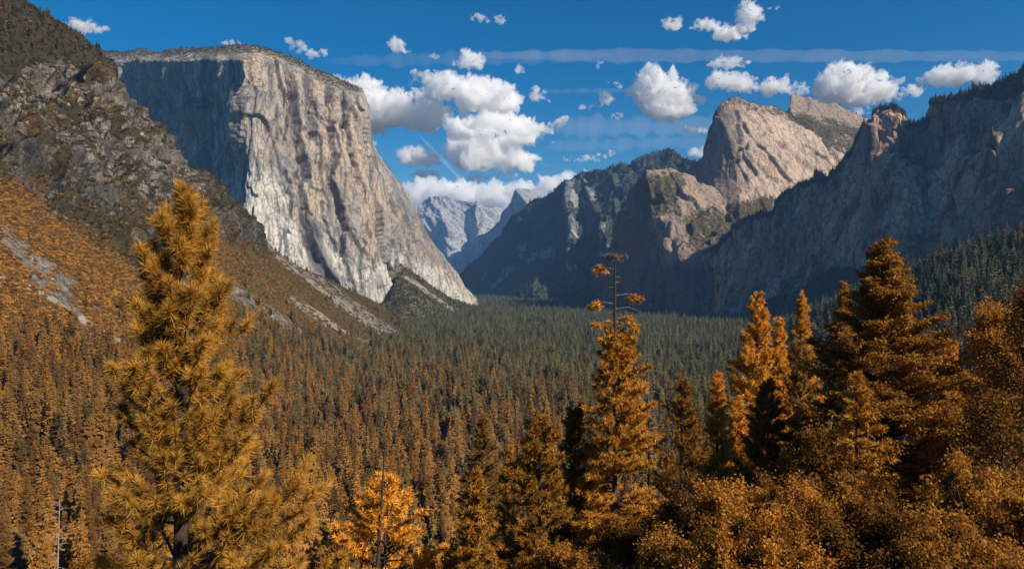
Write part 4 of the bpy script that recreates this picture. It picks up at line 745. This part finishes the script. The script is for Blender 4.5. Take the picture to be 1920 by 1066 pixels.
# ---- clouds: closed bodies of scattering vapour beyond the valley air
m, n, out = newmat('cloud_vapour'); vs = n.nodes.new('ShaderNodeVolumeScatter'); vs.inputs['Color'].default_value = (1, 1, 1, 1); vs.inputs['Density'].default_value = .006; vs.inputs['Anisotropy'].default_value = .0
n.links.new(vs.outputs[0], out.inputs['Volume']); M_cloud = m
CLOUDS = [
 ('small flat white cloud above the near left mountain', [(160,50,80,20),(140,46,40,16),(190,54,40,10)]),
 ('big white cumulus half hidden behind the sheer granite wall', [(670,175,90,50),(720,205,120,50),(790,215,110,46),(640,160,50,30),(690,225,100,36)]),
 ('long lumpy white cumulus above the centre of the valley', [(810,150,80,22),(850,165,110,40),(910,180,120,52),(955,190,50,34),(800,178,60,20)]),
 ('largest puffy cumulus low over the centre of the valley', [(880,245,90,46),(940,245,130,50),(1000,240,60,26),(900,285,120,50),(970,300,80,36),(1045,234,40,16)]),
 ('oval white cloud left of the contrail', [(785,293,80,28),(765,290,40,20),(810,298,40,16)]),
 ('thin flat cloud under the oval cloud left of the contrail', [(803,327,76,16),(790,324,36,14)]),
 ('long low cloud bank on the skyline behind the far mountains', [(800,362,110,44),(860,365,110,42),(925,368,100,40),(985,362,90,36),(1040,348,90,34),(1085,334,80,28),(1120,324,40,14),(780,385,60,30)]),
 ('small flat cloud between the contrail and the centre cumulus', [(950,328,55,14),(925,330,50,12),(895,332,40,16)]),
 ('round ragged cumulus left of the pale lit rock dome', [(1220,170,60,50),(1255,185,70,60),(1235,195,70,40),(1280,160,44,24),(1205,165,40,30)]),
 ('ragged white cloud directly above the lit rock dome', [(1370,155,90,26),(1345,150,50,26),(1400,160,50,20)]),
 ('low white cloud above the ledge between the two rock summits', [(1455,163,70,26),(1495,168,50,18),(1430,168,40,14)]),
 ('big domed cumulus right of the highest rock summit', [(1580,155,90,56),(1620,168,110,44),(1650,180,60,24),(1560,165,50,44),(1640,142,50,16)]),
 ('little round cloud left of the last cloud on the right', [(1710,170,30,22)]),
 ('long smooth cream cloud beside the right skyline', [(1790,143,110,30),(1835,134,60,28),(1755,155,60,14),(1850,146,40,20)]),
 ('ragged cloud high above the lit rock dome', [(1330,48,44,22),(1365,60,60,24),(1388,68,40,16),(1310,50,30,18)]),
 ('upright wisp of cloud joined to the ragged cloud high up', [(1405,22,28,40),(1398,50,26,24),(1418,35,24,20)]),
 ('small white cloud left of the ragged high cloud', [(1262,43,34,22),(1250,48,20,10)]),
 ('flat cloud just above the cloud over the lit rock dome', [(1362,117,64,20),(1388,120,30,12)]),
 ('small bright cloud under the streak of cirrus', [(880,112,54,26),(855,118,36,10),(897,118,30,20)]),
 ('small ragged cloud high left of centre', [(742,84,30,22),(756,92,26,14)]),
 ('tiny cloud beside the small bright cloud under the cirrus', [(816,104,26,10)]),
 ('small cloud right of the long lumpy cumulus', [(1010,176,34,20),(1022,184,24,10)]),
 ('tilted small cloud right of the largest cumulus', [(1080,300,50,10),(1110,294,60,12),(1145,286,22,12)]),
 ('flat white cloud left of the pale lit rock dome', [(1302,243,60,14),(1285,246,30,8)]),
 ('small puff left of the round ragged cumulus', [(1135,185,28,22),(1128,195,20,12)]),
 ('small puff right of the round ragged cumulus', [(1314,187,34,16),(1300,180,16,14)]),
 ('tiny puff between the long lumpy cumulus and the cirrus', [(972,132,22,18)]),
 ('ragged cloud torn apart over the brow of the sheer granite wall', [(560,88,44,16),(585,100,36,14),(545,78,20,14),(605,98,26,14)]),
 ('white cloud peeping over the top of the sheer granite wall', [(435,82,50,12),(460,84,20,8)]),
 ('pair of tiny clouds near the top edge, left one', [(900,33,36,14)]),
 ('pair of tiny clouds near the top edge, right one', [(938,37,20,16)]),
 ('white cloud emerging behind the left foot of the lit rock dome', [(1308,286,40,18),(1322,280,20,14)]),
 ('thin cloud just over the notch in the shaded skyline', [(1612,208,50,14),(1640,212,30,8)]),
 ('small cloud pair beneath the round ragged cumulus on its left', [(1098,202,28,12)]),
 ('wisp of cloud above the small puff left of the ragged cumulus', [(1152,155,30,8),(1165,162,16,8)]),
 ('tiny cloud touching the cirrus streak left of the ragged cumulus', [(1125,121,22,10)]),
 ('pale puff under the left side of the ragged cumulus', [(1158,217,28,12)]),
 ('flat thin cloud low over the lower left of the far forested ridge', [(1075,297,50,8),(1100,292,30,8)]),
 ('small ragged puff above the long lumpy cumulus', [(830,150,40,12),(795,142,36,10)]),
 ('wide flat base cloud spreading under the long lumpy cumulus', [(740,222,120,20),(800,236,80,16),(700,232,60,20)]),
 ('thin cloud scrap between the oval cloud and the largest cumulus', [(868,212,36,8),(850,206,16,8)]),
 ('thin scrap of cloud under the largest cumulus', [(985,258,40,10),(1040,268,20,6)]),
 ('flat shred of cloud above the big domed cumulus', [(1660,140,30,10),(1640,132,16,8)]),
 ('scrap of cloud high beside the joined upright wisp', [(1445,18,26,8),(1460,14,14,6)]),
 ('tiny cloud above the tip of the far forested ridge', [(700,268,12,10)]),
]
dg = None
def cloud_mesh(k, lobes):
    g = np.random.default_rng(900+k); D = 17800. if len(lobes) == 8 else 19500.+g.uniform(-500, 1500); sc_ = D/F; V = []; Fs = []; off = 0
    import bmesh as _b
    bmm = _b.new()
    cxm = sum(l[0]*l[2] for l in lobes)/sum(l[2] for l in lobes); cym = sum(l[1]*l[2] for l in lobes)/sum(l[2] for l in lobes)
    for cx_, cy_, w_, h_ in lobes:
        w_ *= 1.12; h_ *= 1.12
        nsub = max(7, int(w_*h_/55))
        for q in range(nsub):
            a = g.uniform(0, 6.283); rr = math.sqrt(g.random())*.78; ox = math.cos(a)*rr*w_*.5; oz = math.sin(a)*rr*h_*.5
            w_ *= 1; rad = (.24+.22*g.random())*h_*(1-.45*rr); oz = max(oz, -h_*.36); dp = g.uniform(-.5, .5)*w_*.45
            p = Vector(((cx_-cxm+ox)*sc_, dp*sc_, (cym-cy_+oz)*sc_)); r_ = rad*sc_
            _b.ops.create_icosphere(bmm, subdivisions=2, radius=1, matrix=Matrix.Translation(p) @ Matrix.Diagonal((r_*1.25, r_*1.2, r_, 1)))
    me = bpy.data.meshes.new('tmp'); bmm.to_mesh(me); bmm.free(); ob = bpy.data.objects.new('tmp', me); col.objects.link(ob)
    W_ = max(ob.dimensions) or 1; rm = ob.modifiers.new('r', 'REMESH'); rm.mode = 'VOXEL'; rm.voxel_size = max(W_/150, sc_*.9); 
    dep = bpy.context.evaluated_depsgraph_get(); ev = ob.evaluated_get(dep).to_mesh(); nv_ = len(ev.vertices); V = np.empty(nv_*3, np.float32); ev.vertices.foreach_get('co', V); V = V.reshape(-1, 3).astype(float)
    Nn = np.empty(nv_*3, np.float32); ev.vertices.foreach_get('normal', Nn); Nn = Nn.reshape(-1, 3)
    q4 = np.empty(len(ev.loops), np.int32); ev.loops.foreach_get('vertex_index', q4); q4 = q4.reshape(-1, 4)
    ob.evaluated_get(dep).to_mesh_clear(); bpy.data.objects.remove(ob); bpy.data.meshes.remove(me)
    hh = max(l[3] for l in lobes)*sc_
    nz = -fbm(V+k*1000, hh*.38, 6, 950+k, .6, True)-.25; V = V+Nn*((nz*.20)*hh*np.clip(1.1+V[:, 2:3][:, 0]/hh, .5, 1.3))[:, None]+np.stack([fbm(V, hh*.7, 3, 960+k+i) for i in range(3)], -1)*hh*.28
    return mesh_np('cloud', V, q4, M_cloud, True), ((cxm-CX)/F*D, D, (HY-cym)/F*D)
for k, (lb, lobes) in enumerate(CLOUDS):
    me, loc = cloud_mesh(k, lobes); tag(link('cloud', me, None, loc), lb, 'cloud')
def vapour(name, label, cat, p0, p1, r0, r1, dens, seed, flat=1., bend=0):
    m, n, out = newmat(name+'_vapour'); vs = n.nodes.new('ShaderNodeVolumeScatter'); vs.inputs['Color'].default_value = (1, 1, 1, 1); vs.inputs['Density'].default_value = dens; n.links.new(vs.outputs[0], out.inputs['Volume'])
    K = 120; t = np.linspace(0, 1, K); a = np.array(W3(*p0)); b_ = np.array(W3(*p1)); c = a+(b_-a)*t[:, None]; c[:, 2] += bend*np.sin(t*math.pi)
    prof = np.clip(np.minimum(t, 1-t)*5, 0, 1)**.6*(1+.8*fbm(np.column_stack([t*16, t*0+seed, t*0]), 1, 4, seed)); rr = (r0+(r1-r0)*t)*prof+1
    S = 16; an = np.arange(S)*2*math.pi/S; ax = unit(b_-a); u = unit(np.cross(ax, [0, 1., 0])); v = np.cross(ax, u)
    V = c[:, None]+(u*np.cos(an)[:, None])[None]*rr[:, None, None]+(v*(np.sign(np.sin(an))*np.abs(np.sin(an))**3.5)[:, None])[None]*(rr*flat)[:, None, None]
    V = V+fbm(V, r0*1.5, 4, seed+3)[..., None]*u*(rr*.4)[:, None, None]; i = np.arange(K*S).reshape(K, S); j = np.roll(i, -1, 1)
    q = np.stack([i[:-1], j[:-1], j[1:], i[1:]], -1).reshape(-1, 4); V = V.reshape(-1, 3); V = np.vstack([V, c[0], c[-1]]); n0 = K*S
    caps = np.concatenate([np.stack([j[0], i[0], np.full(S, n0), np.full(S, n0)], -1)[:0]]) if False else None
    tri = np.concatenate([q[:, [0, 1, 2]], q[:, [0, 2, 3]], np.stack([j[0], i[0], np.full(S, n0)], -1), np.stack([i[-1], j[-1], np.full(S, n0+1)], -1)])
    tag(link(name, mesh_np(name, V, tri, m, True)), label, cat)
vapour('contrail', 'thin straight contrail slanting down behind the far mountains', 'contrail', (783, 250, 22500), (900, 375, 22500), 70, 85, .0022, 21)
vapour('cirrus_streak', 'long pale cirrus streak across the upper right of the sky', 'cirrus', (860, 104, 23500), (2050, 106, 23500), 250, 200, .0002, 22, 2.2)
vapour('cirrus_streak', 'faint cirrus veil along the upper left end of the long streak', 'cirrus', (590, 116, 23500), (1150, 104, 23500), 230, 260, .00012, 23, 2.)
vapour('cirrus_streak', 'broad faint cirrus veil above the far forested ridge', 'cirrus', (1000, 238, 23500), (1420, 236, 23500), 420, 380, .00013, 24, 2.)
vapour('cirrus_streak', 'low faint cirrus veil just over the far forested ridge', 'cirrus', (1010, 276, 23500), (1400, 262, 23500), 260, 230, .00016, 25, 2.)
vapour('cirrus_streak', 'thin cirrus line level with the round ragged cumulus', 'cirrus', (1000, 172, 23500), (1260, 168, 23500), 90, 80, .0003, 26, 2.)
vapour('cirrus_streak', 'short slanting cirrus line right of the largest cumulus', 'cirrus', (1015, 308, 23500), (1095, 326, 23500), 90, 70, .0005, 27, 2.)


# ---- the valley air
m, n, out = newmat('valley_air'); b = NB(n)
pv_ = b.n('ShaderNodeVolumePrincipled'); pv_.inputs['Color'].default_value = (.25, .53, 1, 1); pv_.inputs['Density'].default_value = 2.8e-5; pv_.inputs['Anisotropy'].default_value = 0.1
n.links.new(pv_.outputs[0], out.inputs['Volume'])
x0, x1, y0, y1, z0, z1 = -16500, 16500, -300, 16800, -520, 1500
V = np.array([(x, y, z) for x in (x0, x1) for y in (y0, y1) for z in (z0, z1)], float)
Fh = np.array([(0, 1, 3, 2), (4, 6, 7, 5), (0, 4, 5, 1), (2, 3, 7, 6), (0, 2, 6, 4), (1, 5, 7, 3)])
tag(link('haze', mesh_np('haze', V, Fh, m, False)), 'pale blue haze filling the valley air', 'haze', kind='stuff')
